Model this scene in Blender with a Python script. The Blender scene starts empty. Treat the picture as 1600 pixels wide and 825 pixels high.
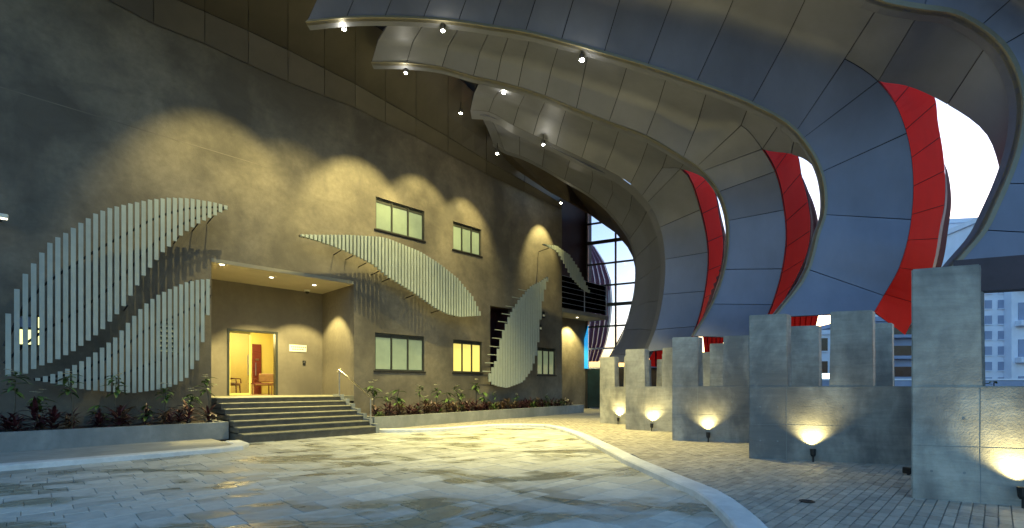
import bpy, bmesh, math, random
from mathutils import Vector, Matrix
R = math.radians
rnd = random.Random(7)
sc = bpy.context.scene
col = sc.collection

# ------------------------------------------------------------------ camera
FPX, CX, HY, EYE = 758.0, 800.0, 603.0, 1.4      # focal length in photo pixels, principal column, horizon row, eye height
cam_d = bpy.data.cameras.new('camera')
cam = bpy.data.objects.new('camera', cam_d); col.objects.link(cam)
cam_d.sensor_width = 36.0
cam_d.lens = 36.0*FPX/1600.0
cam_d.shift_y = (HY-412.5)/1600.0
cam_d.clip_start = 0.05; cam_d.clip_end = 3000
cam.location = (0, 0, EYE); cam.rotation_euler = (R(90), 0, 0)
sc.camera = cam

# ------------------------------------------------------------------ world, sun, exposure
SUN_EL, SUN_AZ = 1.6, 40.0
w = bpy.data.worlds.new('World'); sc.world = w; w.use_nodes = True
nt = w.node_tree; bg = nt.nodes['Background']
sky = nt.nodes.new('ShaderNodeTexSky'); sky.sky_type = 'NISHITA'; sky.sun_disc = False
sky.sun_elevation = R(SUN_EL); sky.sun_rotation = R(SUN_AZ)
sky.ozone_density = 2.9; sky.dust_density = 1.0; sky.air_density = 1.0
nt.links.new(sky.outputs[0], bg.inputs[0]); bg.inputs[1].default_value = 0.15
sd = bpy.data.lights.new('sun', 'SUN'); sd.energy = 0.02; sd.angle = R(10); sd.color = (1, .8, .65)
sun = bpy.data.objects.new('sun', sd); col.objects.link(sun)
sun.rotation_euler = Vector((-math.sin(R(SUN_AZ)), -math.cos(R(SUN_AZ)), -math.tan(R(SUN_EL)))).to_track_quat('-Z', 'Y').to_euler()
sc.view_settings.view_transform = 'Standard'; sc.view_settings.look = 'None'
sc.view_settings.exposure = 3.35; sc.view_settings.gamma = 1.0
sc.view_settings.use_curve_mapping = False
sc.cycles.use_denoising = True
sc.cycles.max_bounces = 6; sc.cycles.sample_clamp_indirect = 4.0

WARM = (1.0, .85, .34)
LAMP = dict(cove=190, rib=430, porch=105, stake=14, room=16, spill=.9)

# ------------------------------------------------------------------ helpers
def tag(o, label=None, cat=None, group=None, kind=None):
    if label: o['label'] = label
    if cat: o['category'] = cat
    if group: o['group'] = group
    if kind: o['kind'] = kind
    return o
def empty(name, loc=(0, 0, 0), rz=0.0, label=None, cat=None, group=None, kind=None):
    o = bpy.data.objects.new(name, None); col.objects.link(o)
    o.location = loc; o.rotation_euler = (0, 0, rz); o.empty_display_size = .2
    return tag(o, label, cat, group, kind)
class MB:
    """collects faces; build() links them as ONE mesh object"""
    def __init__(s): s.v = []; s.f = []; s.a = []
    def add(s, vs, fs):
        n = len(s.v); s.v += [tuple(p) for p in vs]; s.f += [tuple(i+n for i in f) for f in fs]; return s
    def box(s, x0, x1, y0, y1, z0, z1):
        return s.add([(x0,y0,z0),(x1,y0,z0),(x1,y1,z0),(x0,y1,z0),(x0,y0,z1),(x1,y0,z1),(x1,y1,z1),(x0,y1,z1)],
            [(0,3,2,1),(4,5,6,7),(0,1,5,4),(1,2,6,5),(2,3,7,6),(3,0,4,7)])
    def bbox(s, x0, x1, y0, y1, z0, z1, b=.01):
        bm = bmesh.new(); bmesh.ops.create_cube(bm, size=1)
        for v in bm.verts:
            v.co = ((x0+x1)/2+v.co.x*(x1-x0), (y0+y1)/2+v.co.y*(y1-y0), (z0+z1)/2+v.co.z*(z1-z0))
        bmesh.ops.bevel(bm, geom=list(bm.edges), offset=b, segments=1, affect='EDGES', profile=.5)
        bm.verts.index_update()
        s.add([tuple(v.co) for v in bm.verts], [tuple(v.index for v in f.verts) for f in bm.faces]); bm.free(); return s
    def tube(s, pts, r, n=6, cap=True):
        pts = [Vector(p) for p in pts]; rings = []
        rr = r if isinstance(r, (list, tuple)) else [r]*len(pts)
        for i, p in enumerate(pts):
            t = (pts[min(i+1, len(pts)-1)]-pts[max(i-1, 0)]).normalized()
            a = t.orthogonal() if abs(t.z) > .99 else t.cross(Vector((0, 0, 1)))
            a.normalize(); b = t.cross(a)
            rings.append([p+(a*math.cos(2*math.pi*k/n)+b*math.sin(2*math.pi*k/n))*rr[i] for k in range(n)])
        fs = []
        for i in range(len(pts)-1):
            for k in range(n):
                fs.append((i*n+k, i*n+(k+1) % n, (i+1)*n+(k+1) % n, (i+1)*n+k))
        if cap: fs += [tuple(range(n-1, -1, -1)), tuple((len(pts)-1)*n+k for k in range(n))]
        return s.add([p for r_ in rings for p in r_], fs)
    def lathe(s, prof, n=12, origin=(0, 0, 0), axis=(0, 0, 1)):
        q = Vector((0, 0, 1)).rotation_difference(Vector(axis)); o = Vector(origin); vs = []; fs = []
        for (r, z) in prof:
            for k in range(n):
                vs.append(o+q @ Vector((r*math.cos(2*math.pi*k/n), r*math.sin(2*math.pi*k/n), z)))
        for i in range(len(prof)-1):
            for k in range(n):
                fs.append((i*n+k, i*n+(k+1) % n, (i+1)*n+(k+1) % n, (i+1)*n+k))
        fs.append(tuple(range(n-1, -1, -1))); fs.append(tuple((len(prof)-1)*n+k for k in range(n)))
        return s.add(vs, fs)
    def grid(s, rows):
        m, n = len(rows), len(rows[0])
        return s.add([p for r in rows for p in r], [(i*n+j, i*n+j+1, (i+1)*n+j+1, (i+1)*n+j) for i in range(m-1) for j in range(n-1)])
    def prism(s, poly, z0, z1):
        n = len(poly)
        return s.add([(p[0], p[1], z0) for p in poly]+[(p[0], p[1], z1) for p in poly],
            [tuple(range(n-1, -1, -1)), tuple(range(n, 2*n))]+[(i, (i+1) % n, n+(i+1) % n, n+i) for i in range(n)])
    def mesh(s, name, mat=None, org=(0, 0, 0), smooth=False, fix=True):
        me = bpy.data.meshes.new(name)
        me.from_pydata([(p[0]-org[0], p[1]-org[1], p[2]-org[2]) for p in s.v], [], s.f)
        if mat: me.materials.append(mat)
        if fix:
            bm = bmesh.new(); bm.from_mesh(me); bmesh.ops.recalc_face_normals(bm, faces=bm.faces); bm.to_mesh(me); bm.free()
        if smooth: me.polygons.foreach_set('use_smooth', [True]*len(me.polygons))
        return me
    def build(s, name, mat, parent=None, org=(0, 0, 0), smooth=False, fix=True):
        o = bpy.data.objects.new(name, s.mesh(name, mat, org, smooth, fix)); col.objects.link(o); o.parent = parent
        return o
def inst(name, me, parent=None, loc=(0, 0, 0), rot=(0, 0, 0), scale=(1, 1, 1)):
    o = bpy.data.objects.new(name, me); col.objects.link(o); o.parent = parent
    o.location = loc; o.rotation_euler = rot; o.scale = scale; return o
def copy_tree(o, parent=None):
    c = o.copy(); col.objects.link(c); c.parent = parent
    for ch in o.children: copy_tree(ch, c)
    return c
def lerp(a, b, t): return a+(b-a)*t
def interp(tab, x):
    if x <= tab[0][0]: return tab[0][1]
    for (a, b), (c, d) in zip(tab, tab[1:]):
        if x <= c: return b+(d-b)*(x-a)/(c-a)
    return tab[-1][1]

# points of the place from sight lines of the photograph (camera at x=y=0)
def at(px, py, Y): return Vector(((px-CX)/FPX*Y, Y, EYE+(HY-py)/FPX*Y))
def ground(px, py, z=0.0):
    Y = (EYE-z)*FPX/(py-HY); return Vector(((px-CX)/FPX*Y, Y, z))
S2 = math.sqrt(.5)
P0 = Vector((-9.05, 14.6, 0)); U = Vector((S2, S2, 0)); NN = Vector((S2, -S2, 0))   # the front wall: a point, its run, its normal to the court
ROT = R(45)
def wall_pt(px, py, off=0.0):                    # -> (s, -off, z) in the front wall's own axes
    a = (px-CX)/FPX
    Y = (16.723-off)/(S2*(1-a))
    X = a*Y; s = (X-P0.x)*S2+(Y-P0.y)*S2
    return (s, -off, EYE+(HY-py)/FPX*Y)
def W(s, d, z): return P0+U*s-NN*d+Vector((0, 0, z))

# ------------------------------------------------------------------ materials
def mat(name, rgb, rough=.6, metal=0.0, var=.25, scale=2.0, bump=.0, bscale=30, emit=None, estr=0.0, coat=0.0, attr=False, stretch=(1, 1, 1), fine=True, spec=None, tone=0):
    m = bpy.data.materials.new(name); m.use_nodes = True
    n = m.node_tree; b = n.nodes['Principled BSDF']; L = n.links
    tc = n.nodes.new('ShaderNodeNewGeometry')
    mp = n.nodes.new('ShaderNodeMapping'); mp.inputs['Scale'].default_value = stretch
    L.new(tc.outputs['Position'], mp.inputs[0])
    nz = n.nodes.new('ShaderNodeTexNoise'); nz.inputs['Scale'].default_value = scale; nz.inputs['Detail'].default_value = 6
    nz.inputs['Roughness'].default_value = .62
    L.new(mp.outputs[0], nz.inputs['Vector'])
    rp = n.nodes.new('ShaderNodeValToRGB')
    rp.color_ramp.elements[0].position = .3; rp.color_ramp.elements[1].position = .7
    rp.color_ramp.elements[0].color = tuple(c*(1-var) for c in rgb)+(1,)
    rp.color_ramp.elements[1].color = tuple(min(1, c*(1+var)) for c in rgb)+(1,)
    L.new(nz.outputs['Fac'], rp.inputs[0]); out = rp.outputs[0]
    if attr:
        at_ = n.nodes.new('ShaderNodeAttribute'); at_.attribute_name = 'tint'
        mx = n.nodes.new('ShaderNodeMix'); mx.data_type = 'RGBA'; mx.blend_type = 'MULTIPLY'; mx.inputs[0].default_value = 1
        L.new(out, mx.inputs[6]); L.new(at_.outputs['Color'], mx.inputs[7]); out = mx.outputs[2]
    if tone:       # each piece of a run a little lighter or darker than its neighbour
        oi = n.nodes.new('ShaderNodeObjectInfo'); mr = n.nodes.new('ShaderNodeMapRange'); mr.inputs[3].default_value = 1-tone; mr.inputs[4].default_value = 1+tone
        L.new(oi.outputs['Random'], mr.inputs[0])
        mt = n.nodes.new('ShaderNodeMix'); mt.data_type = 'RGBA'; mt.blend_type = 'MULTIPLY'; mt.inputs[0].default_value = 1
        L.new(out, mt.inputs[6]); L.new(mr.outputs[0], mt.inputs[7]); out = mt.outputs[2]
    L.new(out, b.inputs['Base Color'])
    b.inputs['Roughness'].default_value = rough; b.inputs['Metallic'].default_value = metal
    if spec is not None: b.inputs['Specular IOR Level'].default_value = spec
    if coat: b.inputs['Coat Weight'].default_value = coat; b.inputs['Coat Roughness'].default_value = .08
    if bump:
        n2 = n.nodes.new('ShaderNodeTexNoise'); n2.inputs['Scale'].default_value = bscale; n2.inputs['Detail'].default_value = 5
        L.new(mp.outputs[0], n2.inputs['Vector'])
        bp = n.nodes.new('ShaderNodeBump'); bp.inputs['Strength'].default_value = bump; bp.inputs['Distance'].default_value = .02
        L.new(n2.outputs['Fac'], bp.inputs['Height']); L.new(bp.outputs[0], b.inputs['Normal'])
    if emit:
        b.inputs['Emission Color'].default_value = tuple(emit)+(1,); b.inputs['Emission Strength'].default_value = estr
    return m
def stained(name, rgb, dark, rough=.7, scale=.5, bump=.15, streak=(1, 1, .45), amount=1.0, brush=None, pos=(.36, .66)):
    """cast or plastered surface: broad cloudy stains over fine mottling, with grain"""
    m = mat(name, rgb, rough, 0, .14, 7, bump, 45)
    n = m.node_tree; L = n.links; b = n.nodes['Principled BSDF']
    src = b.inputs['Base Color'].links[0].from_socket
    g = n.nodes.new('ShaderNodeNewGeometry'); mp = n.nodes.new('ShaderNodeMapping'); mp.inputs['Scale'].default_value = streak
    L.new(g.outputs['Position'], mp.inputs[0])
    nz = n.nodes.new('ShaderNodeTexNoise'); nz.inputs['Scale'].default_value = scale; nz.inputs['Detail'].default_value = 9; nz.inputs['Roughness'].default_value = .6
    nz.inputs['Distortion'].default_value = .25
    L.new(mp.outputs[0], nz.inputs['Vector'])
    rp = n.nodes.new('ShaderNodeValToRGB'); rp.color_ramp.elements[0].position = pos[0]; rp.color_ramp.elements[1].position = pos[1]
    rp.color_ramp.elements[0].color = (amount,)*3+(1,); rp.color_ramp.elements[1].color = (0, 0, 0, 1)
    L.new(nz.outputs['Fac'], rp.inputs[0])
    mx = n.nodes.new('ShaderNodeMix'); mx.data_type = 'RGBA'; mx.inputs[7].default_value = tuple(dark)+(1,)
    L.new(rp.outputs[0], mx.inputs[0]); L.new(src, mx.inputs[6]); L.new(mx.outputs[2], b.inputs['Base Color'])
    if brush:      # fine marks of the float or the form boards
        mp2 = n.nodes.new('ShaderNodeMapping'); mp2.inputs['Scale'].default_value = brush; L.new(g.outputs['Position'], mp2.inputs[0])
        n3 = n.nodes.new('ShaderNodeTexNoise'); n3.inputs['Scale'].default_value = 1.0; n3.inputs['Detail'].default_value = 6; n3.inputs['Roughness'].default_value = .7; n3.inputs['Distortion'].default_value = .8
        L.new(mp2.outputs[0], n3.inputs['Vector'])
        r3 = n.nodes.new('ShaderNodeMapRange'); r3.inputs[1].default_value = .3; r3.inputs[2].default_value = .7; r3.inputs[3].default_value = .82; r3.inputs[4].default_value = 1.13
        L.new(n3.outputs['Fac'], r3.inputs[0])
        m2 = n.nodes.new('ShaderNodeMix'); m2.data_type = 'RGBA'; m2.blend_type = 'MULTIPLY'; m2.inputs[0].default_value = 1
        L.new(mx.outputs[2], m2.inputs[6]); L.new(r3.outputs[0], m2.inputs[7]); L.new(m2.outputs[2], b.inputs['Base Color'])
    return m
def wet_stone(name, rgb):
    """paving with damp patches: darker and glossier where wet"""
    m = mat(name, rgb, .55, 0, .12, 9, .12, 60, attr=True)
    n = m.node_tree; L = n.links; b = n.nodes['Principled BSDF']
    src = b.inputs['Base Color'].links[0].from_socket
    g = n.nodes.new('ShaderNodeNewGeometry'); mp = n.nodes.new('ShaderNodeMapping')
    mp.inputs['Rotation'].default_value = (0, 0, R(-45)); mp.inputs['Scale'].default_value = (.55, 1.1, 1)
    L.new(g.outputs['Position'], mp.inputs[0])
    nz = n.nodes.new('ShaderNodeTexNoise'); nz.inputs['Scale'].default_value = .75; nz.inputs['Detail'].default_value = 8; nz.inputs['Roughness'].default_value = .62
    nz.inputs['Distortion'].default_value = 1.0
    L.new(mp.outputs[0], nz.inputs['Vector'])
    at_ = n.nodes.new('ShaderNodeAttribute'); at_.attribute_name = 'tint'
    ad = n.nodes.new('ShaderNodeMath'); ad.operation = 'MULTIPLY_ADD'; ad.inputs[1].default_value = .16
    L.new(at_.outputs['Fac'], ad.inputs[0]); L.new(nz.outputs['Fac'], ad.inputs[2])
    rp = n.nodes.new('ShaderNodeValToRGB'); rp.color_ramp.elements[0].position = .565; rp.color_ramp.elements[1].position = .645
    rp.color_ramp.elements[0].color = (1, 1, 1, 1); rp.color_ramp.elements[1].color = (0, 0, 0, 1)
    L.new(ad.outputs[0], rp.inputs[0])
    mx = n.nodes.new('ShaderNodeMix'); mx.data_type = 'RGBA'; mx.blend_type = 'MULTIPLY'
    mx.inputs[7].default_value = (.58, .56, .47, 1)
    L.new(rp.outputs[0], mx.inputs[0]); L.new(src, mx.inputs[6]); L.new(mx.outputs[2], b.inputs['Base Color'])
    rr = n.nodes.new('ShaderNodeMapRange'); rr.inputs[3].default_value = .62; rr.inputs[4].default_value = .26
    L.new(rp.outputs[0], rr.inputs[0]); L.new(rr.outputs[0], b.inputs['Roughness'])
    return m
M = {}
M['plaster'] = stained('plaster', (.195, .168, .122), (.10, .087, .066), .75, .42, .25, (1, 1, .75), 1.0, (.9, .9, 1.6), (.40, .60))
M['porch_plaster'] = stained('porch_plaster', (.20, .172, .128), (.14, .12, .09), .75, .5, .12)
M['porch_ceiling'] = mat('porch_ceiling', (.42, .36, .26), .7, 0, .06, 2)
M['concrete'] = stained('concrete', (.42, .405, .335), (.17, .168, .15), .7, 1.0, .2, (1, 1, .55), 1.0, (1.2, 1.2, 9), (.39, .61))
M['planter_concrete'] = stained('planter_concrete', (.27, .28, .26), (.18, .19, .18), .75, 1.4, .2)
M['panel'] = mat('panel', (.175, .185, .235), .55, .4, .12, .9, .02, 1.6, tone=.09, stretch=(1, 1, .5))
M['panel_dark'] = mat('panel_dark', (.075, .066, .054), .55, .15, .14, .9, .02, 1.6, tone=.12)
M['joint'] = mat('joint', (.012, .012, .014), .8)
M['lining'] = mat('lining', (.06, .05, .04), .85, 0, .15, 2, spec=.1)
M['trim'] = mat('trim', (.24, .22, .16), .5, .3, .08, 3)
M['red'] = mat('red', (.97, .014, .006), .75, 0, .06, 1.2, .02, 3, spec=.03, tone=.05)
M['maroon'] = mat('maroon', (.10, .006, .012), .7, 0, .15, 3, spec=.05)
M['pale_strip'] = mat('pale_strip', (.62, .45, .45), .5, 0, .08, 3)
M['slat'] = mat('slat', (.33, .375, .335), .5, .0, .10, 3, .02, 60, tone=.07)
M['slat_grey'] = mat('slat_grey', (.36, .40, .35), .45, .0, .06, 6, .02, 60)
M['dark_steel'] = mat('dark_steel', (.035, .033, .032), .5, .6)
M['beam'] = mat('beam', (.05, .035, .045), .5, .2)
M['frame'] = mat('frame', (.05, .052, .04), .45, .4)
M['steel'] = mat('steel', (.55, .53, .48), .28, 1.0)
M['blind'] = mat('blind', (.20, .25, .18), .25, 0, .12, 1.5, emit=(.42, .50, .26), estr=.03, coat=.5, tone=.14)  # outside floodlight on the blinds is put into their faint green emission
M['blind_lit'] = mat('blind_lit', (.6, .5, .2), .3, 0, .07, 3, emit=(.62, .50, .10), estr=.13, coat=.4)
M['lit_yellow'] = mat('lit_yellow', (.6, .55, .3), .3, 0, .2, 4, emit=(.9, .9, .35), estr=.2, coat=.3)
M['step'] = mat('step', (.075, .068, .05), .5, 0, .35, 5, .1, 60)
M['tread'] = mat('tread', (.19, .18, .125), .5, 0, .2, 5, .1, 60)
M['kerb'] = stained('kerb', (.74, .73, .68), (.54, .53, .48), .7, 1.3, .15, (1, 1, 1), .7)
M['path'] = stained('path', (.42, .40, .34), (.32, .30, .25), .75, 1.2, .2, (1, 1, 1))
M['mortar'] = mat('mortar', (.22, .21, .18), .9, 0, .3, 20, .2, 80)
M['paver'] = wet_stone('paver', (.50, .49, .42))
M['brick'] = mat('brick', (.39, .345, .275), .6, 0, .18, 6, .15, 70, attr=True)
M['earth'] = mat('earth', (.11, .105, .095), .95, 0, .3, 3, .3, 12)
M['soil'] = mat('soil', (.035, .026, .02), .95, 0, .4, 12, .5, 40)
M['croton'] = mat('croton', (.055, .014, .018), .42, 0, .7, 9)
M['croton_pale'] = mat('croton_pale', (.10, .06, .03), .42, 0, .6, 9)
M['leaf'] = mat('leaf', (.07, .13, .025), .45, 0, .45, 7)
M['stem'] = mat('stem', (.10, .085, .055), .8, 0, .3, 10)
M['flower'] = mat('flower', (.75, .72, .58), .5, 0, .08, 10)
M['lamp_body'] = mat('lamp_body', (.03, .03, .03), .4, .5)
M['lens'] = mat('lens', (.9, .9, .8), .3, emit=(1, .97, .82), estr=14)
M['stake_lens'] = mat('stake_lens', (.9, .9, .8), .3, emit=(1, .95, .68), estr=4)
M['porch_lens'] = mat('porch_lens', (.9, .9, .8), .3, emit=(1, .92, .65), estr=1)
M['room'] = mat('room', (.66, .56, .16), .7, 0, .05, 2)
M['room_floor'] = mat('room_floor', (.3, .2, .1), .4, 0, .2, 5)
M['wood_red'] = mat('wood_red', (.16, .035, .022), .35, 0, .35, 4, stretch=(1, 1, 8))
M['upholstery'] = mat('upholstery', (.30, .17, .06), .6, 0, .2, 9)
M['sign_white'] = mat('sign_white', (.75, .74, .62), .4, 0, .05, 4)
M['sign_ink'] = mat('sign_ink', (.12, .11, .08), .6)
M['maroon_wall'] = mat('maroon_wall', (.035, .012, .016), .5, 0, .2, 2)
M['far_white'] = mat('far_white', (.78, .80, .86), .75, 0, .08, 1.0)
M['far_grey'] = mat('far_grey', (.30, .34, .45), .8, 0, .1, .8)
M['far_glass'] = mat('far_glass', (.02, .025, .035), .15, 0, .3, 3)
M['far_lit'] = mat('far_lit', (.7, .75, .7), .4, emit=(.7, .95, .95), estr=.4)
M['cyan'] = mat('cyan', (.02, .2, .35), .3, 0, .1, 3, emit=(.01, .22, .50), estr=.15)
M['teal_glass'] = mat('teal_glass', (.008, .022, .032), .12, 0, .3, 2)
M['purple_stripe'] = mat('purple_stripe', (.45, .22, .30), .5, 0, .1, 3)
M['purple'] = mat('purple', (.14, .015, .055), .5, 0, .2, 3)
def glass(name, tint, mixf=.82):
    m = bpy.data.materials.new(name); m.use_nodes = True; n = m.node_tree; n.nodes.clear()
    o = n.nodes.new('ShaderNodeOutputMaterial'); a = n.nodes.new('ShaderNodeBsdfTransparent'); g = n.nodes.new('ShaderNodeBsdfGlossy')
    a.inputs[0].default_value = tint+(1,); g.inputs['Roughness'].default_value = .03
    fr = n.nodes.new('ShaderNodeFresnel'); fr.inputs[0].default_value = 1.5
    x = n.nodes.new('ShaderNodeMixShader'); n.links.new(fr.outputs[0], x.inputs[0])
    n.links.new(a.outputs[0], x.inputs[1]); n.links.new(g.outputs[0], x.inputs[2]); n.links.new(x.outputs[0], o.inputs[0]); return m
M['glass'] = glass('glass', (.86, .84, .85))
M['glass_blue'] = glass('glass_blue', (.35, .5, .6))

# ------------------------------------------------------------------ SETTING: ground
g = MB().add([(-900, -900, -.14), (900, -900, -.14), (900, 900, -.14), (-900, 900, -.14)], [(0, 1, 2, 3)])
tag(g.build('ground', M['earth']), kind='structure')

# kerb line on the forecourt side, at forecourt level (z = -.08)
FZ = -.08
kerb_px = [(584, 676), (644, 676), (694, 674), (737, 670.5), (775, 668), (815, 667.2), (850, 668.3), (868, 672), (897, 682), (933, 701), (975, 725), (1015, 744), (1053, 762), (1084, 776), (1104, 790), (1122, 807), (1137, 823), (1156, 850), (1176, 890)]
kin = [ground(x, y, FZ) for x, y in kerb_px]
kin += [Vector((kin[-1].x-.05, 1.6, FZ)), Vector((kin[-1].x-.2, -6, FZ))]
kout = []
for i, p in enumerate(kin):
    t = (kin[min(i+1, len(kin)-1)]-kin[max(i-1, 0)]).normalized()
    kout.append(p+Vector((-t.y, t.x, 0))*.31)
pav = MB()      # one raised body under the footpath, its top just under the paving bricks
foot_poly = [tuple(p)[:2] for p in kout]+[(40, -6), (40, 60), (4, 60)]
def footprint_side(x, y):       # is a point on the footpath side of the kerb?
    for a, b in zip(kin, kin[1:]):
        pass
    inside = False; n = len(foot_poly); j = n-1
    for i in range(n):
        xi, yi = foot_poly[i]; xj, yj = foot_poly[j]
        if (yi > y) != (yj > y) and x < (xj-xi)*(y-yi)/(yj-yi)+xi: inside = not inside
        j = i
    return inside
pav.prism(foot_poly, -.13, -.012)
pavement = tag(pav.build('pavement', M['mortar']), kind='structure')
kb = MB()
prof = [(.0, FZ-.03), (.0, .0), (.02, .022), (.06, .03), (.26, .028), (.31, .016), (.312, -.06)]
rows = []
for a, b in zip(kin, kout):
    d = (b-a); rows.append([(a.x+d.x*q/.31, a.y+d.y*q/.31, z) for q, z in prof])
kb.grid(rows); tag(kb.build('kerb', M['kerb'], fix=True), kind='structure')

# strip of path and white kerb in front of the left planter
S_L = -.45; OFF_P = 4.15
lp = MB(); poly = [(-22, -1.5), (S_L, -1.5), (S_L, -3.9), (S_L-.12, -4.15), (S_L-.4, -OFF_P-.05), (-22, -OFF_P-.05)]
lp.prism([(W(a, b, 0).x, W(a, b, 0).y) for a, b in poly], -.13, .0)
tag(lp.build('path', M['path']), kind='structure')
lk = MB(); rows = []
line = [(-22, -OFF_P), (-12, -OFF_P), (-6, -OFF_P), (-2, -OFF_P), (S_L-.45, -OFF_P), (S_L-.15, -OFF_P+.08), (S_L+.02, -OFF_P+.4), (S_L+.05, -3.0)]
for i, (a, b) in enumerate(line):
    t = Vector((line[min(i+1, 7)][0]-line[max(i-1, 0)][0], line[min(i+1, 7)][1]-line[max(i-1, 0)][1])).normalized(); nrm = Vector((t.y, -t.x))
    rows.append([tuple(W(a+nrm.x*q, b+nrm.y*q, z)) for q, z in [(.36, FZ-.04), (.35, -.0), (.32, .018), (.02, .02), (-.0, .0)]])
lk.grid(rows); tag(lk.build('kerb', M['kerb']), kind='structure')

# forecourt base + paving slabs, courses along the front wall's direction
fc = MB().prism([(-34, -8), (4.4, -8), (3.4, 19), (-8, 19), (-34, 4)], -.13, FZ-.02)
forecourt = tag(fc.build('forecourt', M['mortar']), kind='structure')
def in_forecourt(s, off):
    p = W(s, -off, 0)
    if footprint_side(p.x, p.y) or p.y < .8 or p.y > 18.5: return False
    a = p.x/p.y*FPX+CX
    if a < -90 or a > 1690: return False
    if off < 1.9 or (s < S_L-.3 and off < OFF_P-.1): return False
    return True
slab_specs = []
row_off = 1.7
while row_off < 17.0:
    wd = rnd.choice([.2, .3, .3, .45])
    s = -16 - rnd.random()
    while s < 22:
        ln = rnd.choice([.3, .3, .45, .45, .6])
        if in_forecourt(s+ln/2, row_off+wd/2): slab_specs.append((s+ln/2, row_off+wd/2, ln, wd))
        s += ln
    row_off += wd
def shown(s, off, area):
    p = W(s, -off, 0); return area/(p.y**3)
slab_specs.sort(key=lambda q: -shown(q[0], q[1], q[2]*q[3]) if abs((W(q[0], -q[1], 0).x/W(q[0], -q[1], 0).y)) < 1.1 and W(q[0], -q[1], 0).y > 4.7 else 0)
def tinted(me, vals):
    at_ = me.attributes.new('tint', 'FLOAT_COLOR', 'FACE')
    for i, v in enumerate(vals): at_.data[i].color = (v, v, v, 1)
slab_mesh = {}
TINTS = [.74, .86, .96, 1.04, 1.14]
def slab(ln, wd, ti):
    k = (ln, wd, ti)
    if k not in slab_mesh:
        m = MB(); b = .005; x, y = ln/2-.003, wd/2-.003
        m.add([(-x,-y,-.03),(x,-y,-.03),(x,y,-.03),(-x,y,-.03),(-x,-y,-b),(x,-y,-b),(x,y,-b),(-x,y,-b),(-x+b,-y+b,0),(x-b,-y+b,0),(x-b,y-b,0),(-x+b,y-b,0)],
              [(8,9,10,11)]+[(i, (i+1) % 4, 4+(i+1) % 4, 4+i) for i in range(4)]+[(4+i, 4+(i+1) % 4, 8+(i+1) % 4, 8+i) for i in range(4)])
        me = m.mesh('paving_slab', M['paver']); tinted(me, [TINTS[ti]]*len(me.polygons)); slab_mesh[k] = me
    return slab_mesh[k]
rest = MB(); rest_t = []
for i, (s, off, ln, wd) in enumerate(slab_specs):
    ti = rnd.choice([0, 1, 1, 2, 2, 2, 3, 3, 4]); p = W(s, -off, 0); z = FZ+rnd.uniform(-.003, .003)
    if i < 298:
        inst('paving_slab', slab(ln, wd, ti), forecourt, (p.x, p.y, z), (rnd.uniform(-.004, .004), rnd.uniform(-.004, .004), ROT))
    else:
        x, y = ln/2-.005, wd/2-.005; tx, ty = rnd.uniform(-.004, .004), rnd.uniform(-.004, .004)
        c = [W(s+a*x, -off+b*y, z+a*x*ty+b*y*tx) for a, b in ((-1, -1), (1, -1), (1, 1), (-1, 1))]
        rest.add(c+[q-Vector((0, 0, .03)) for q in c], [(0, 1, 2, 3)]+[(k+4, (k+1) % 4+4, (k+1) % 4, k) for k in range(4)]); rest_t += [TINTS[ti]]*5
ro = rest.build('paving_slabs_far', M['paver'], forecourt, fix=False); tinted(ro.data, rest_t); ro['kind'] = 'stuff'

# footpath bricks
bspecs = []
row = 0; off = -6.0
BL, BW = .21, .105
while off < 19:
    s = -7 + (BL/2 if row % 2 else 0)
    while s < 24:
        p = W(s, -off, 0)
        if 4.0 < p.y < 21 and p.x < 12 and p.x > -4:
            a = p.x/p.y*FPX+CX
            if a < 1680 and (p.x > 0 or p.y < 15.9 or True) and footprint_side(p.x, p.y): bspecs.append((s, off, p.y))
        s += BL
    off += BW; row += 1
bspecs.sort(key=lambda q: q[2] if W(q[0], -q[1], 0).x/q[2] < 1.07 and q[2] > 4.75 else 99)
brick_me = []
for v in TINTS:
    m = MB(); x, y = BL/2-.003, BW/2-.003
    m.add([(-x,-y,-.02),(x,-y,-.02),(x,y,-.02),(-x,y,-.02),(-x+.003,-y+.003,0),(x-.003,-y+.003,0),(x-.003,y-.003,0),(-x+.003,y-.003,0)],
          [(4,5,6,7)]+[(i, (i+1) % 4, 4+(i+1) % 4, 4+i) for i in range(4)])
    me = m.mesh('paving_brick', M['brick']); tinted(me, [v]*len(me.polygons)); brick_me.append(me)
rest = MB(); rest_t = []
for i, (s, off, _) in enumerate(bspecs):
    ti = rnd.choice([0, 1, 1, 2, 2, 2, 3, 3, 4]); p = W(s, -off, 0); z = rnd.uniform(-.003, .003)
    if i < 298: inst('paving_brick', brick_me[ti], pavement, (p.x, p.y, z), (rnd.uniform(-.008, .008), rnd.uniform(-.008, .008), ROT))
    else:
        x, y = BL/2-.003, BW/2-.003; ty = rnd.uniform(-.012, .012)
        c = [W(s+a*x, -off+b*y, z+a*x*ty) for a, b in ((-1, -1), (1, -1), (1, 1), (-1, 1))]
        d = Vector((0, 0, .015))
        rest.add(c+[q-d for q in c], [(0, 1, 2, 3), (4, 5, 1, 0), (5, 6, 2, 1), (7, 4, 0, 3)]); rest_t += [TINTS[ti]]*4
ro = rest.build('paving_bricks_far', M['brick'], pavement, fix=False); tinted(ro.data, rest_t); ro['kind'] = 'stuff'

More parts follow.
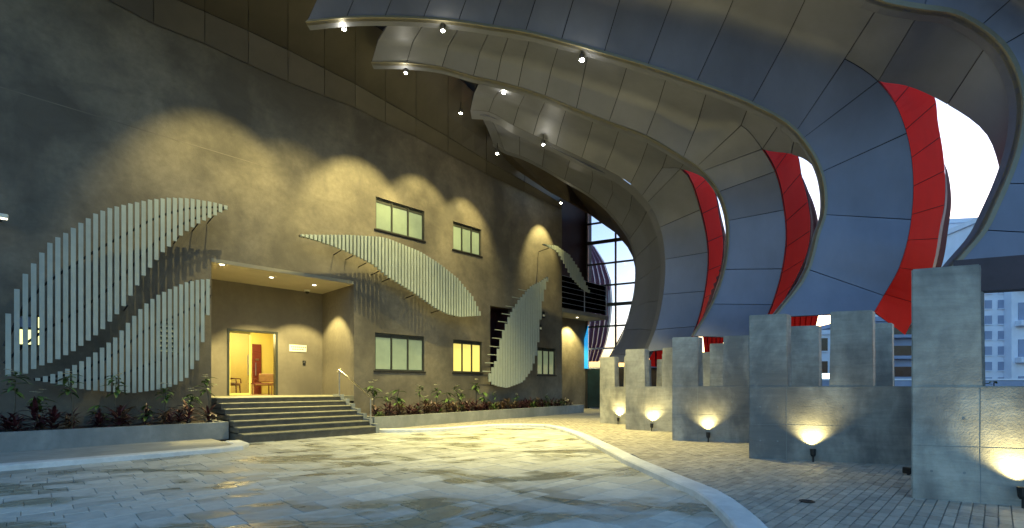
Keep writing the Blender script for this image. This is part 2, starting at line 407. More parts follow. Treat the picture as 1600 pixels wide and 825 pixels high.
# ------------------------------------------------------------------ BUILDING with the plaster front wall
org = (0, 0, 0)
B = empty('building', P0, ROT, 'brown plastered two storey building front with recessed lit porch and strip windows', 'building')
K0 = [(100, -35), (170, 0), (240, 37), (320, 68), (388, 100), (450, 128), (507, 150), (555, 168), (602, 192), (650, 214), (700, 240), (760, 272), (820, 300), (878, 328)]
k0 = [wall_pt(x, y, 0.0) for x, y in K0]
topz = [(-22, k0[0][2]+.25)]+[(p[0], p[2]) for p in k0]
S_END = wall_pt(878, 500)[0]
def wrect(tl, tr, bl, br, off=0.0):
    a, b, c, d = [wall_pt(x, y, off) for x, y in (tl, tr, bl, br)]
    return ((a[0]+c[0])/2, (b[0]+d[0])/2, (c[2]+d[2])/2, (a[2]+b[2])/2)
wins = [  # rect, panes, blind material, label
    (wrect((587, 307), (663, 330), (587, 358), (663, 376)), 3, 'blind'),
    (wrect((708, 346), (752, 358), (708, 390), (752, 400)), 3, 'blind'),
    (wrect((586, 519), (663, 526), (586, 578), (663, 581)), 3, 'blind'),
    (wrect((708, 530), (753, 534), (708, 581), (753, 583)), 3, 'blind_lit'),
    (wrect((840, 542), (868, 545), (840, 585), (868, 587)), 3, 'blind')]
w6 = wrect((24, 489), (67, 493), (24, 541), (67, 541))
dark = wrect((766, 478), (800, 482), (766, 602), (800, 602))
vent = wrect((246, 503), (277, 505), (246, 551), (277, 551))
PORCH = (0.0, wall_pt(553, 500)[0], -.14, wall_pt(440, 422)[2])
PD = 2.7; PZ = 1.05
holes = [PORCH]+[x[0] for x in wins]+[w6, dark, vent]
ss = sorted(set([-22.0]+[h[i] for h in holes for i in (0, 1)]+[p[0] for p in k0 if p[0] < S_END]+[S_END]))
fw = MB(); TH = .28
for a, b in zip(ss, ss[1:]):
    if b-a < 1e-4: continue
    mid = (a+b)/2; hs = sorted([h for h in holes if h[0] < mid < h[1]], key=lambda h: h[2]); z = -.14
    for h in hs+[None]:
        z1a, z1b = (h[2], h[2]) if h else (interp(topz, a), interp(topz, b))
        if z1a-z > 1e-4:
            fw.add([(a, 0, z), (b, 0, z), (b, 0, z1b), (a, 0, z1a), (a, TH, z), (b, TH, z), (b, TH, z1b), (a, TH, z1a)], [(0, 1, 2, 3), (7, 6, 5, 4)])
        if h: z = h[3]
for (a, b, c, d) in holes:     # reveals
    fw.add([(a, 0, c), (b, 0, c), (b, 0, d), (a, 0, d), (a, TH, c), (b, TH, c), (b, TH, d), (a, TH, d)], [(0, 4, 5, 1), (1, 5, 6, 2), (2, 6, 7, 3), (3, 7, 4, 0)])
fw.add([(S_END, 0, -.14), (S_END, TH, -.14), (S_END, TH, interp(topz, S_END)), (S_END, 0, interp(topz, S_END))], [(0, 1, 2, 3)])
fw.build('front_wall', M['plaster'], B, fix=False)

def window(parent, rect, n, bm, sill=True):
    a, b, c, d = rect; y0 = .10; fr = MB(); t = .055
    fr.box(a+.002, b-.002, y0-.05, y0+.05, d-t, d-.002); fr.box(a+.002, b-.002, y0-.05, y0+.05, c+.002, c+t)
    fr.box(a+.002, a+t, y0-.048, y0+.048, c+t, d-t); fr.box(b-t, b-.002, y0-.048, y0+.048, c+t, d-t)
    for k in range(1, n):
        x = lerp(a, b, k/n); fr.box(x-.03, x+.03, y0-.047, y0+.047, c+t, d-t)
    f = fr.build('window', M['frame'], parent)
    for k in range(n):
        x0, x1 = lerp(a, b, k/n)+(.03 if k else t), lerp(a, b, (k+1)/n)-(.03 if k < n-1 else t)
        MB().box(x0, x1, y0+.0, y0+.03, c+t, d-t).build('pane', M[bm], f)
    # roller cassette at the top of each window, and the sill
    MB().box(a+.06, b-.06, y0-.02, y0-.001, d-.17, d-t-.001).build('roller_cassette', M['frame'], f)
    if sill: MB().bbox(a-.06, b+.06, -.05, .09, c-.06, c-.002, .008).build('sill', M['dark_steel'], f)
    return f
for r_, n_, m_ in wins: window(B, r_, n_, m_)
# the lit window behind the first leaf: grey blind upper left, lit lower row and right column
a, b, c, d = w6; fr = MB(); t = .05; mz = lerp(c, d, .56); mx = lerp(a, b, .78)
for q in ((a, b, d-t, d), (a, b, c, c+t), (a, b, mz-.03, mz+.03)): fr.box(q[0]+.002, q[1]-.002, .05, .15, q[2]+.002, q[3]-.002)
for q in (a+.002, mx-.03, b-t): fr.box(q, q+.05, .052, .148, c+t, d-t)
f = fr.build('window', M['frame'], B)
MB().box(a+.05, mx-.03, .09, .12, mz+.03, d-t).build('pane', M['far_grey'], f)
MB().box(a+.05, mx-.03, .09, .12, c+t, mz-.03).build('pane', M['lit_yellow'], f)
MB().box(mx+.02, b-t, .09, .12, mz+.03, d-t).build('pane', M['lit_yellow'], f)
MB().box(mx+.02, b-t, .09, .12, c+t, mz-.03).build('pane', M['lit_yellow'], f)
# louvred vent
a, b, c, d = vent; v = MB()
v.box(a+.002, b-.002, .2, .25, c+.002, d-.002); vo = v.build('vent', M['joint'], B)
for k in range(6):
    z = lerp(c, d, (k+.5)/6); MB().add([(a, .03, z-.05), (b, .03, z-.05), (b, .12, z+.03), (a, .12, z+.03), (a, .03, z-.035), (b, .03, z-.035), (b, .12, z+.045), (a, .12, z+.045)],
        [(0,1,2,3),(4,5,6,7),(0,1,5,4),(2,3,7,6),(0,3,7,4),(1,2,6,5)]).build('louvre', M['slat_grey'], vo)
# dark opening behind the third leaf
a, b, c, d = dark
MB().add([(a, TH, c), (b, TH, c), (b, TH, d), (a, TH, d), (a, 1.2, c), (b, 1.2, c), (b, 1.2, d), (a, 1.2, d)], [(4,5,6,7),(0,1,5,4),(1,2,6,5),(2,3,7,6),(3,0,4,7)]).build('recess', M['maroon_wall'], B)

# shallow control joint across the plaster left of the porch
z_j = wall_pt(200, 196)[2]
MB().box(-9, 1.6, -.004, .002, z_j-.012, z_j+.012).build('control_joint', M['porch_plaster'], B)
# porch: back wall with the doorway, side walls, ceiling
a, b, c, d = PORCH
dr = wrect((355, 514), (434, 518), (355, 618), (434, 618), -PD); dr = (dr[0], dr[1], PZ, dr[3])
pb = MB()
for (x0, x1, z0, z1) in ((a-.3, dr[0], -.14, d+.3), (dr[1], b+.02, -.14, d+.3), (dr[0], dr[1], dr[3], d+.3), (dr[0], dr[1], -.14, PZ-.01)):
    pb.box(x0, x1, PD, PD+.22, z0, z1)
pb.build('porch_back_wall', M['porch_plaster'], B)
MB().box(b, b+.22, TH, PD+.22, -.14, d+.3).build('porch_side_wall', M['porch_plaster'], B)
MB().box(a-.22, a, TH, PD+.22, -.14, d+.3).build('porch_side_wall', M['porch_plaster'], B)
MB().box(a, b, .003, PD, d-.09, d-.002).build('porch_ceiling', M['porch_ceiling'], B)
MB().box(a, b, -.012, .0025, d-.095, d+.02).build('ceiling_edge', M['trim'], B)
# platform and room floor belong to the building
MB().box(a+.001, b-.001, 0, PD+.25, PZ-.2, PZ-.001).build('porch_floor', M['tread'], B)
# doorway: frame, one closed glass leaf, the room behind
df = MB(); x0, x1, z1 = dr[0], dr[1], dr[3]
df.box(x0+.001, x0+.07, PD-.02, PD+.2, PZ, z1); df.box(x1-.09, x1-.001, PD-.02, PD+.2, PZ, z1); df.box(x0+.07, x1-.09, PD-.02, PD+.2, z1-.07, z1-.001)
D = df.build('doorway', M['frame'], B)
xm = lerp(x0, x1, .46); lf = MB(); t = .05
lf.box(x0+.07, x0+.07+t, PD+.08, PD+.12, PZ+.01, z1-.07); lf.box(xm-t, xm, PD+.08, PD+.12, PZ+.01, z1-.07)
lf.box(x0+.07+t, xm-t, PD+.08, PD+.12, PZ+.01, PZ+.09); lf.box(x0+.07+t, xm-t, PD+.08, PD+.12, z1-.14, z1-.07)
leafd = lf.build('door_leaf', M['room'], D)
MB().box(x0+.07+t, xm-t, PD+.095, PD+.105, PZ+.09, z1-.14).build('pane', M['glass'], D)
MB().tube([(xm-.1, PD+.03, PZ+.75), (xm-.1, PD+.03, PZ+1.5)], .015).build('handle', M['steel'], D)
rx0, rx1, ry1, rz1 = x0-1.2, x1+1.9, PD+3.2, PZ+2.75
rm = MB(); y0 = PD+.22
rm.add([(rx0,y0,PZ),(rx1,y0,PZ),(rx1,ry1,PZ),(rx0,ry1,PZ),(rx0,y0,rz1),(rx1,y0,rz1),(rx1,ry1,rz1),(rx0,ry1,rz1)], [(4,5,6,7),(1,2,6,5),(2,3,7,6),(3,0,4,7)])
rm.add([(rx0,y0,PZ),(x0,y0,PZ),(x0,y0,rz1),(rx0,y0,rz1)], [(0,1,2,3)]); rm.add([(x1,y0,PZ),(rx1,y0,PZ),(rx1,y0,rz1),(x1,y0,rz1)], [(0,1,2,3)])
rm.add([(x0,y0,z1),(x1,y0,z1),(x1,y0,rz1),(x0,y0,rz1)], [(0,1,2,3)])
rm.build('lobby_walls', M['room'], B, fix=False)
MB().box(rx0, rx1, PD+.251, ry1, PZ-.1, PZ).build('lobby_floor', M['room_floor'], B)
cl = MB().box(x0+.3, x0+1.5, PD+1.0, PD+2.2, rz1-.06, rz1-.01).build('lobby_light', M['porch_lens'], B)
ld = bpy.data.lights.new('lobby_lamp', 'POINT'); ld.energy = LAMP['room']; ld.color = (1, .80, .30); ld.shadow_soft_size = .3
lo = bpy.data.objects.new('lobby_lamp', ld); col.objects.link(lo); lo.parent = B; lo.location = ((x0+x1)/2, PD+1.6, rz1-.35)
# inner red door, on the far wall of the lobby
def wp_room(px, off): return wall_pt(px, 560, -off)[0]
ix0, ix1 = wp_room(394, ry1-.03), wp_room(408, ry1-.03)
rd = MB().box(ix0, ix1, ry1-.06, ry1-.01, PZ, PZ+2.15).build('inner_door', M['wood_red'], B)
MB().tube([(ix0+.12, ry1-.1, PZ+.8), (ix0+.12, ry1-.1, PZ+1.35)], .018).build('handle', M['steel'], rd)
MB().box(ix0+.12, ix1-.1, ry1-.075, ry1-.055, PZ+1.45, PZ+1.52).build('rail', M['steel'], rd)
# downlights in the porch ceiling and the dome
def frame_pt(px, py, zz):     # point on the horizontal plane z=zz seen at a pixel, in wall axes
    Y = (zz-EYE)*FPX/(HY-py); X = (px-CX)/FPX*Y
    return ((X-P0.x)*S2+(Y-P0.y)*S2, -((X-P0.x)*S2-(Y-P0.y)*S2), zz)
def spot(name, loc, aim, energy, size, blend, color=WARM, soft=.05, parent=None):
    l = bpy.data.lights.new(name, 'SPOT'); l.energy = energy; l.spot_size = R(size); l.spot_blend = blend; l.color = color; l.shadow_soft_size = soft
    o = bpy.data.objects.new(name, l); col.objects.link(o); o.parent = parent
    o.location = loc; o.rotation_euler = Vector(aim).to_track_quat('-Z', 'Y').to_euler(); return o
for px, py, lab in ((347, 413, 'left'), (424, 433, 'middle'), (491, 445, 'right')):
    s_, d_, z_ = frame_pt(px, py, d-.09)
    t_ = empty('downlight', W(s_, d_, z_), ROT, 'round downlight recessed in the porch ceiling, %s one of the three' % lab, 'downlight', 'porch ceiling downlights')
    MB().lathe([(.0, -.012), (.09, -.012), (.10, -.004), (.10, .01)], 16).build('ring', M['steel'], t_)
    MB().lathe([(.0, -.02), (.055, -.02), (.07, -.013)], 12).build('lens', M['porch_lens'], t_)
    spot('porch_lamp', (0, 0, -.06), (0, .12, -1), LAMP['porch'], 92, .35, parent=t_)
s_, d_, z_ = frame_pt(480, 453, d-.09)
t_ = empty('security_camera', W(s_, d_, z_), ROT, 'small dark dome camera on the porch ceiling near the back wall', 'camera')
MB().lathe([(.0, -.07), (.09, -.07), (.11, -.03), (.11, 0)], 14).build('base', M['sign_white'], t_)
MB().lathe([(.0, -.15), (.05, -.14), (.075, -.11), (.08, -.07)], 14).build('dome', M['lamp_body'], t_, smooth=True)
# sign plate and bell on the porch back wall
sg = wrect((452, 538), (479, 540), (452, 549), (479, 550), -PD+.02); x0, x1, z0, z1 = sg
t_ = empty('sign', W((x0+x1)/2, PD, (z0+z1)/2), ROT, 'small white name plate on the porch wall right of the door', 'sign')
hw, hh = (x1-x0)/2, (z1-z0)/2
MB().bbox(-hw, hw, -.025, -.001, -hh, hh, .005).build('plate', M['sign_white'], t_)
tx = MB()
for zz, n_, wmax in ((hh*.35, 7, .8), (-hh*.3, 10, .66)):
    x = -hw*wmax
    while x < hw*wmax:
        q = rnd.uniform(.03, .07); tx.box(x, x+q, -.028, -.0255, zz-.018, zz+.018); x += q+.022
tx.build('lettering', M['sign_ink'], t_)
t_ = empty('doorbell', W(*wall_pt(475, 567, -PD)), ROT, 'dark bell push on the porch wall below the white name plate', 'doorbell')
MB().bbox(-.06, .06, -.03, -.001, -.09, .09, .01).build('housing', M['lamp_body'], t_)
MB().lathe([(.025, 0), (.02, .012)], 10, (0, -.03, .02), (0, -1, 0)).build('button', M['steel'], t_)
# furniture in the lobby
def chair(px, dd, lab, rz, wide=1.0):
    s_ = wp_room(px, dd); t_ = empty('armchair', W(s_, dd, PZ), ROT+rz, lab, 'chair')
    k = wide
    MB().bbox(-.27*k, .27*k, -.26, .26, .36, .47, .03).build('seat', M['upholstery'], t_)
    MB().bbox(-.27*k, .27*k, .2, .28, .5, .86, .03).build('backrest', M['upholstery'], t_)
    for q in (-1, 1):
        MB().tube([(.3*k*q, .26, .55), (.3*k*q, .0, .64), (.3*k*q, -.24, .62), (.3*k*q, -.26, .45)], .022).build('armrest', M['wood_red'], t_)
        for y in (-.23, .23): MB().tube([(.25*k*q, y, .37), (.27*k*q, y*1.08, 0)], [.022, .016]).build('leg', M['wood_red'], t_)
chair(361, PD+.8, 'wooden armchair seen through the closed glass door leaf', R(60))
chair(418, PD+1.7, 'brown upholstered armchair in the open half of the doorway', R(-35), 1.5)
s_ = wp_room(408, PD+1.0)
t_ = empty('coffee_table', W(s_, PD+1.0, PZ), ROT, 'low wooden table in front of the brown armchair inside the doorway', 'table')
MB().bbox(-.4, .4, -.22, .22, .42, .46, .008).build('tabletop', M['wood_red'], t_)
for a_ in (-1, 1):
    for b_ in (-1, 1): MB().box(a_*.34-.02, a_*.34+.02, b_*.17-.02, b_*.17+.02, 0, .42).build('leg', M['upholstery'], t_)

# ------------------------------------------------------------------ steps, handrail
ST_L, ST_R, ST_OFF, TR = .005, 3.74, .62, .40
stp = empty('steps', W(0, 0, 0), ROT, 'seven wide dark stone steps with pale nosings up to the lit doorway', 'steps')
stp['kind'] = 'thing'
for k in range(7):     # k=0 bottom
    z1 = .15*(k+1); yf = -(ST_OFF+TR*(6-k))
    yb = -(ST_OFF+TR*(5-k)) if k < 6 else .0
    z0 = FZ-.03 if k == 0 else .15*k
    xr = ST_R+.0+(.0)*k; xl = ST_L if k > 1 else ST_L
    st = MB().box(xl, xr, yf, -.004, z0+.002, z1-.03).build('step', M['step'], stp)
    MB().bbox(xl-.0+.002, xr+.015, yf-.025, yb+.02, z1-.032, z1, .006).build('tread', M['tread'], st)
# low stepped cheek at the right of the steps
ck = MB()
for k in range(7):
    yf = -(ST_OFF+TR*(6-k)); yb = -(ST_OFF+TR*(5-k)) if k < 6 else -.004
    ck.box(ST_R+.03, ST_R+.16, yf, yb, FZ-.03, .15*(k+1)+.06)
ck.build('side_cheek', M['planter_concrete'], stp)
hr = empty('handrail', W(ST_R-.08, 0, 0), ROT, 'stainless steel handrail on two posts at the right edge of the steps', 'handrail')
yt, yb = -.75, -(ST_OFF+TR*6)+.12
MB().tube([(0, yt, 1.05), (0, yt, 1.05+.88)], .022, 8).build('post', M['steel'], hr)
MB().tube([(0, yb, .15), (0, yb, .15+.86)], .022, 8).build('post', M['steel'], hr)
MB().tube([(0, yt+.12, 1.05+.84), (0, yt, 1.05+.9), (0, yb, .15+.9), (0, yb-.12, .15+.84)], .027, 8).build('rail', M['steel'], hr)

# ------------------------------------------------------------------ planters
def planter(name, pts_front, pts_back, h, lab):
    """open box along the wall: front line, back line, soil inside"""
    t_ = empty(name, P0, ROT, lab, 'planter'); th = .16
    (ax, ay), (bx, by) = pts_front; (cx_, cy), (dx, dy) = pts_back
    q = [(ax, ay), (bx, by), (dx, dy), (cx_, cy)]
    fwall = MB().prism([(ax, ay), (bx, by), (bx, by+th), (ax, ay+th)], -.05, h); fwall.build('front_wall', M['planter_concrete'], t_)
    MB().prism([(ax, ay+th), (ax+th, ay+th), (cx_+th, cy-.003), (cx_, cy-.003)], -.05, h-.003).build('end_wall', M['planter_concrete'], t_)
    MB().prism([(bx-th, by+th), (bx, by+th), (dx, dy-.003), (dx-th, dy-.003)], -.05, h-.003).build('end_wall', M['planter_concrete'], t_)
    so = MB(); rows = []
    for i in range(60):
        f = i/59; rows.append([(lerp(ax+th, bx-th, f), lerp(lerp(ay, by, f)+th, -.004, j/5), h-.06+rnd.uniform(-.03, .03)) for j in range(6)])
    so.grid(rows).build('soil', M['soil'], t_)
    return t_
planter('planter', [(-15, -1.9), (-.03, -1.9)], [(-15, 0), (-.03, 0)], .42, 'long low concrete planter under the big pale slatted leaf left of the steps')
planter('planter', [(3.93, -2.65), (17.0, -1.2)], [(3.93, 0), (17.0, 0)], .40, 'long low concrete planter below the windows right of the steps')

def blade(m, base, dirv, ln, wd, droop, seg=3):
    """one strap leaf, folded along its midrib"""
    base = Vector(base); d = Vector(dirv).normalized(); side = d.cross(Vector((0, 0, 1))).normalized(); L_, C_, R_ = [], [], []
    p = base.copy()
    for i in range(seg+1):
        f = i/seg; wv = wd*math.sin(math.pi*min(.96, .12+.86*f))
        L_.append(p-side*wv+Vector((0, 0, wv*.35))); C_.append(p.copy()); R_.append(p+side*wv+Vector((0, 0, wv*.35)))
        d = (d+Vector((0, 0, -droop/seg))).normalized(); p = p+d*ln/seg
    m.grid([L_, C_, R_])
crotons = []
for v in range(6):
    r2 = random.Random(50+v); m = MB(); hh = r2.uniform(.10, .26)
    for tier in range(3):
        for k in range(9):
            an = 2.4*(k+tier*9)+r2.uniform(-.3, .3); el = r2.uniform(.35, 1.25)
            blade(m, (0, 0, hh*tier/2+.04), (math.cos(an)*math.cos(el), math.sin(an)*math.cos(el), math.sin(el)), r2.uniform(.22, .36), r2.uniform(.022, .036), r2.uniform(.5, 1.3))
    crotons.append((m.mesh('foliage', M[('croton', 'croton', 'croton_pale', 'croton', 'croton', 'leaf')[v]], fix=False), MB().tube([(0, 0, -.05), (.01, 0, hh+.05)], [.018, .012], 5).mesh('stem', M['stem'])))
talls = []
for v in range(4):
    r2 = random.Random(80+v); m = MB(); ht = [.62, .8, .5, .95][v]; st = MB()
    st.tube([(0, 0, -.05), (r2.uniform(-.04, .04), r2.uniform(-.04, .04), ht*.5), (r2.uniform(-.08, .08), r2.uniform(-.06, .06), ht)], [.016, .012, .007], 5)
    tp = Vector(st.v[-1])
    for k in range(15):
        an = 2.4*k; el = r2.uniform(-.1, .9); zz = ht-r2.uniform(0, .3)
        blade(m, (tp.x*zz/ht, tp.y*zz/ht, zz), (math.cos(an)*math.cos(el), math.sin(an)*math.cos(el), math.sin(el)), r2.uniform(.16, .27), r2.uniform(.03, .045), r2.uniform(.6, 1.3))
    fl = None
    if v in (0, 1, 3):
        fl = MB()
        for q in range(3):
            cc = tp+Vector((r2.uniform(-.07, .07), r2.uniform(-.07, .07), r2.uniform(.03, .1)))
            for k in range(5):
                an = k*1.257; blade(fl, cc, (math.cos(an), math.sin(an), .5), .06, .022, .4, 2)
        fl = fl.mesh('flowers', M['flower'], fix=False)
    talls.append((m.mesh('foliage', M['leaf'], fix=False), st.mesh('stem', M['stem']), fl))
def plant(kind, s, off, z, k, lab, grp, scale):
    t_ = empty('croton_plant' if kind == 'c' else 'flowering_shrub', W(s, -off, z), rnd.uniform(0, 6.3), lab, 'plant', grp)
    t_.scale = (scale,)*3
    src = crotons[k % 6] if kind == 'c' else talls[k % 4]
    inst('foliage', src[0], t_); inst('stem', src[1], t_)
    if kind == 't' and src[2]: inst('flowers', src[2], t_)
ORD = ['leftmost', 'second from the left', 'third from the left', 'fourth from the left', 'fifth from the left', 'sixth from the left', 'seventh from the left', 'eighth from the left', 'ninth from the left', 'tenth from the left', 'eleventh from the left', 'twelfth from the left', 'thirteenth from the left', 'second from the right', 'rightmost']
# left planter
k = 0
for row_, off in enumerate((1.45, 1.05, .65)):
    s = -.35-row_*.16
    while s > -6.0:
        if rnd.random() < .8:
            plant('c', s+rnd.uniform(-.08, .08), off+rnd.uniform(-.12, .12), .36, rnd.randrange(5), 'dark red strap-leaved croton in the %s row of the left planter under the slatted leaf' % ('front', 'middle', 'back')[row_], 'crotons in the left planter', rnd.uniform(.8, 1.45)); k += 1
        s -= rnd.uniform(.36, .58)
for i, (px, py) in enumerate(((20, 585), (66, 618), (112, 588), (153, 632), (182, 590), (228, 632), (258, 606), (297, 615), (325, 592))):
    s, _, z = wall_pt(px, py, 1.0); ht = z-.36
    vi = [0.62, .8, .5, .95].index(min([.62, .8, .5, .95], key=lambda q: abs(q*1.35-ht)))
    plant('t', s, 1.0, .36, vi, ('rightmost' if i == 8 else ORD[i])+' thin green shrub above the crotons in the left planter', 'green shrubs in the left planter', max(.7, min(2.0, ht/([.62, .8, .5, .95][vi]))))
k = 0
for row_ in range(3):
    s = 4.3+row_*.17
    while s < 16.4:
        offm = lerp(2.65, 1.2, (s-3.93)/13.07)-.38-row_*.38
        if offm > .25:
            plant('c', s+rnd.uniform(-.07, .07), offm+rnd.uniform(-.1, .1), .34, rnd.randrange(6), 'low reddish croton in the %s row of the planter below the right-hand windows' % ('front', 'middle', 'back')[row_], 'crotons in the right planter', rnd.uniform(.7, 1.2)); k += 1
        s += rnd.uniform(.28, .5)
for i, (px, py) in enumerate(((585, 602), (603, 618), (617, 601), (655, 605), (664, 622), (682, 606), (700, 612), (714, 604), (720, 614), (744, 598), (758, 612), (771, 614), (805, 618), (851, 618), (872, 622))):
    s, _, z = wall_pt(px, py, 1.0); ht = z-.34; vi = i % 4
    plant('t', s, 1.0+rnd.uniform(-.15, .2), .34, vi, ORD[i]+' slender shrub in the planter below the right-hand windows', 'shrubs in the right planter', max(.6, min(1.9, ht/([.62, .8, .5, .95][vi]))))

# ------------------------------------------------------------------ slatted leaf screens on the front wall
def leaf_screen(lab, outlines, n, off, fill, depth, m_, rods, bars=None):
    """outlines: list of (top px polyline, bottom px polyline, count)"""
    allp = [wall_pt(x, y, off) for o in outlines for x, y in o[0]+o[1]]
    sc_ = sum(p[0] for p in allp)/len(allp); zc = sum(p[2] for p in allp)/len(allp)
    t_ = empty('leaf_screen', W(sc_, 0, zc), ROT, lab, 'wall sculpture', 'slatted leaf sculptures on the front wall')
    og = (sc_, 0, zc)
    for top, bot, cnt in outlines:
        tp = sorted([(wall_pt(x, y, off)[0], wall_pt(x, y, off)[2]) for x, y in top]); bt = sorted([(wall_pt(x, y, off)[0], wall_pt(x, y, off)[2]) for x, y in bot])
        s0, s1 = max(tp[0][0], bt[0][0]), min(tp[-1][0], bt[-1][0]); pitch = (s1-s0)/cnt
        for k in range(cnt):
            s = s0+(k+.5)*pitch; zt, zb = interp(tp, s), interp(bt, s)
            if zt-zb < .03: zt, zb = (zt+zb)/2+.02, (zt+zb)/2-.02
            hw = pitch*fill/2
            MB().box(s-hw, s+hw, -off, -off+depth, zb, zt).build('slat', M[m_], t_, og)
        # two carrier rails behind the slats, following the outline
        for f in (.3, .7):
            pts = [(s0+(s1-s0)*q/14, -off+depth+.03, lerp(interp(bt, s0+(s1-s0)*q/14), interp(tp, s0+(s1-s0)*q/14), f)) for q in range(15)]
            MB().tube(pts, .028, 4).build('carrier_rail', M['dark_steel'], t_, og)
    for px, py in rods:
        s, y, z = wall_pt(px, py, off)
        MB().tube([(s, y+depth+.02, z+.05), (s-.0, -.02, z-.0)], .018, 5).build('bracket', M['dark_steel'], t_, og)
    if bars:
        for (xa, xb, y_) in bars:
            p, q = wall_pt(xa, y_, off-depth-.06), wall_pt(xb, y_, off-depth-.06)
            MB().tube([p, (q[0], q[1], p[2])], .02, 4).build('cross_bar', M['slat_grey'], t_, og)
    return t_
up_t = [(6, 520), (10, 499), (22, 461), (35, 433), (47, 420), (58, 404), (81, 376), (103, 364), (124, 350), (151, 333), (172, 325), (209, 317), (235, 312), (266, 309), (297, 310), (334, 316), (357, 322)]
up_b = [(6, 588), (35, 586), (47, 580), (58, 573), (81, 566), (114, 549), (135, 534), (156, 519), (190, 483), (224, 431), (254, 394), (287, 364), (313, 347), (334, 337), (357, 325)]
lo_t = [(53, 592), (78, 586), (104, 577), (125, 566), (146, 553), (164, 540), (183, 525), (203, 501), (224, 478), (245, 462), (271, 449), (292, 441), (311, 437), (329, 436)]
lo_b = [(53, 594), (78, 598), (104, 604), (136, 609), (172, 612), (209, 614), (245, 609), (271, 603), (292, 590), (311, 559), (319, 525), (329, 470)]
leaf_screen('largest leaf of pale vertical slats, in two lobes, left of the porch', [(up_t, up_b, 33), (lo_t, lo_b, 28)], 0, .75, .66, .05, 'slat',
            [(334, 340), (310, 352), (280, 372), (60, 560), (120, 540), (300, 440), (200, 480)])
l2t = [(470, 366), (502, 367), (545, 367), (594, 370), (608, 373), (657, 393), (686, 411), (715, 434), (739, 463), (752, 490)]
l2b = [(470, 368), (497, 376), (526, 386), (555, 398), (584, 413), (608, 433), (647, 457), (681, 481), (701, 491), (720, 495), (752, 493)]
leaf_screen('long lying leaf of fine pale slats hung between the upper and lower windows', [(l2t, l2b, 56)], 0, .75, .62, .12, 'slat',
            [(536, 392), (555, 400), (575, 412), (595, 425), (612, 436), (650, 462), (690, 486), (725, 492)])
l3t = [(764, 588), (776, 562), (780, 540), (788, 515), (797, 492), (812, 468), (831, 447), (845, 440), (857, 432)]
l3b = [(764, 592), (768, 600), (780, 604), (793, 606), (817, 597), (831, 578), (839, 551), (843, 522), (846, 484), (851, 455), (857, 434)]
bars = [(x0-16, x0+10, y_) for x0, y_ in ((826, 452), (816, 464), (806, 478), (800, 490), (794, 502), (789, 515), (785, 528), (781, 541), (778, 554), (774, 567), (770, 580))]
leaf_screen('upright leaf of close grey green slats over a dark opening near the corner', [(l3t, l3b, 24)], 0, .6, .9, .05, 'slat_grey', [(800, 500), (838, 470), (830, 560)], bars)
l4t = [(850, 381), (870, 384), (890, 398), (904, 419), (914, 440), (922, 456)]
l4b = [(850, 382), (870, 392), (882, 411), (894, 434), (909, 451), (922, 458)]
leaf_screen('small curled leaf of grey slats high on the wall corner beside the balcony', [(l4t, l4b, 20)], 0, .9, .9, .05, 'slat_grey', [(862, 388)])

# small wall lamps right of the third leaf; flood lamp at far left
for px, py, lab in ((846, 492, 'upper'), (841, 512, 'lower')):
    t_ = empty('wall_lamp', W(*wall_pt(px, py, 0)), ROT, 'small dark unlit wall fitting beside the upright leaf, %s of two' % lab, 'wall lamp', 'wall fittings beside the upright leaf')
    MB().bbox(-.1, .1, -.16, -.001, -.16, .16, .02).build('housing', M['lamp_body'], t_)
    MB().bbox(-.07, .07, -.175, -.155, -.10, .0, .005).build('glass_front', M['sign_white'], t_)
t_ = empty('flood_lamp', W(*wall_pt(1, 346, .0)), ROT, 'small white lamp sticking out of the wall at the left edge', 'lamp')
MB().tube([(0, 0, 0), (0, -.5, .0)], .02, 6).build('arm', M['dark_steel'], t_)
MB().bbox(-.14, .14, -.62, -.48, -.05, .05, .015).build('housing', M['sign_white'], t_)
MB().bbox(-.12, .12, -.60, -.5, -.058, -.048, .003).build('lens', M['porch_lens'], t_)

# ------------------------------------------------------------------ corner recess with balcony, end glass wall
cb = empty('corner_bay', P0, ROT, 'dark recessed corner bay with a small railed balcony beside the glass end wall', 'building bay')
e1 = wall_pt(920, 500, -1.5)[0]; zb = wall_pt(895, 490, -1.0)[2]; ztop = 14.0
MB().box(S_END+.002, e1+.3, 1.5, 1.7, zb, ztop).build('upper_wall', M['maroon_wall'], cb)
MB().box(S_END+.002, e1+.05, 1.5, 1.7, -.1, zb-.002).build('lower_wall', M['plaster'], cb)
MB().box(S_END-.1, S_END-.002, TH+.002, 1.7, -.1, 11.2).build('return_wall', M['plaster'], cb)
sl = MB().bbox(S_END+.003, e1+.02, .1, 1.5, zb-.22, zb, .01).build('balcony', M['planter_concrete'], cb)
zt = zb+1.9
for k in range(6): MB().tube([(S_END+.05, .16, zb+.3*(k+1)), (e1, .16, zb+.3*(k+1))], .013, 5).build('rail', M['far_grey'], sl)
for q in (S_END+.06, (S_END+e1)/2, e1-.02): MB().tube([(q, .16, zb), (q, .16, zb+1.85)], .028, 5).build('post', M['far_grey'], sl)
MB().box(S_END+.06, e1-.02, .2, .215, zb+.06, zb+1.8).build('balcony_glass', M['glass_blue'], sl)

t_ = empty('downlight', W((S_END+e1)/2+.1, .75, zb-.23), ROT, 'small round downlight under the corner balcony', 'downlight')
MB().lathe([(.0, -.012), (.08, -.012), (.09, -.004), (.09, .01)], 14).build('ring', M['steel'], t_)
MB().lathe([(.0, -.02), (.05, -.02), (.06, -.013)], 12).build('lens', M['porch_lens'], t_)
spot('balcony_lamp', (0, 0, -.06), (0, .2, -1), LAMP['porch']*1.2, 100, .5, parent=t_)

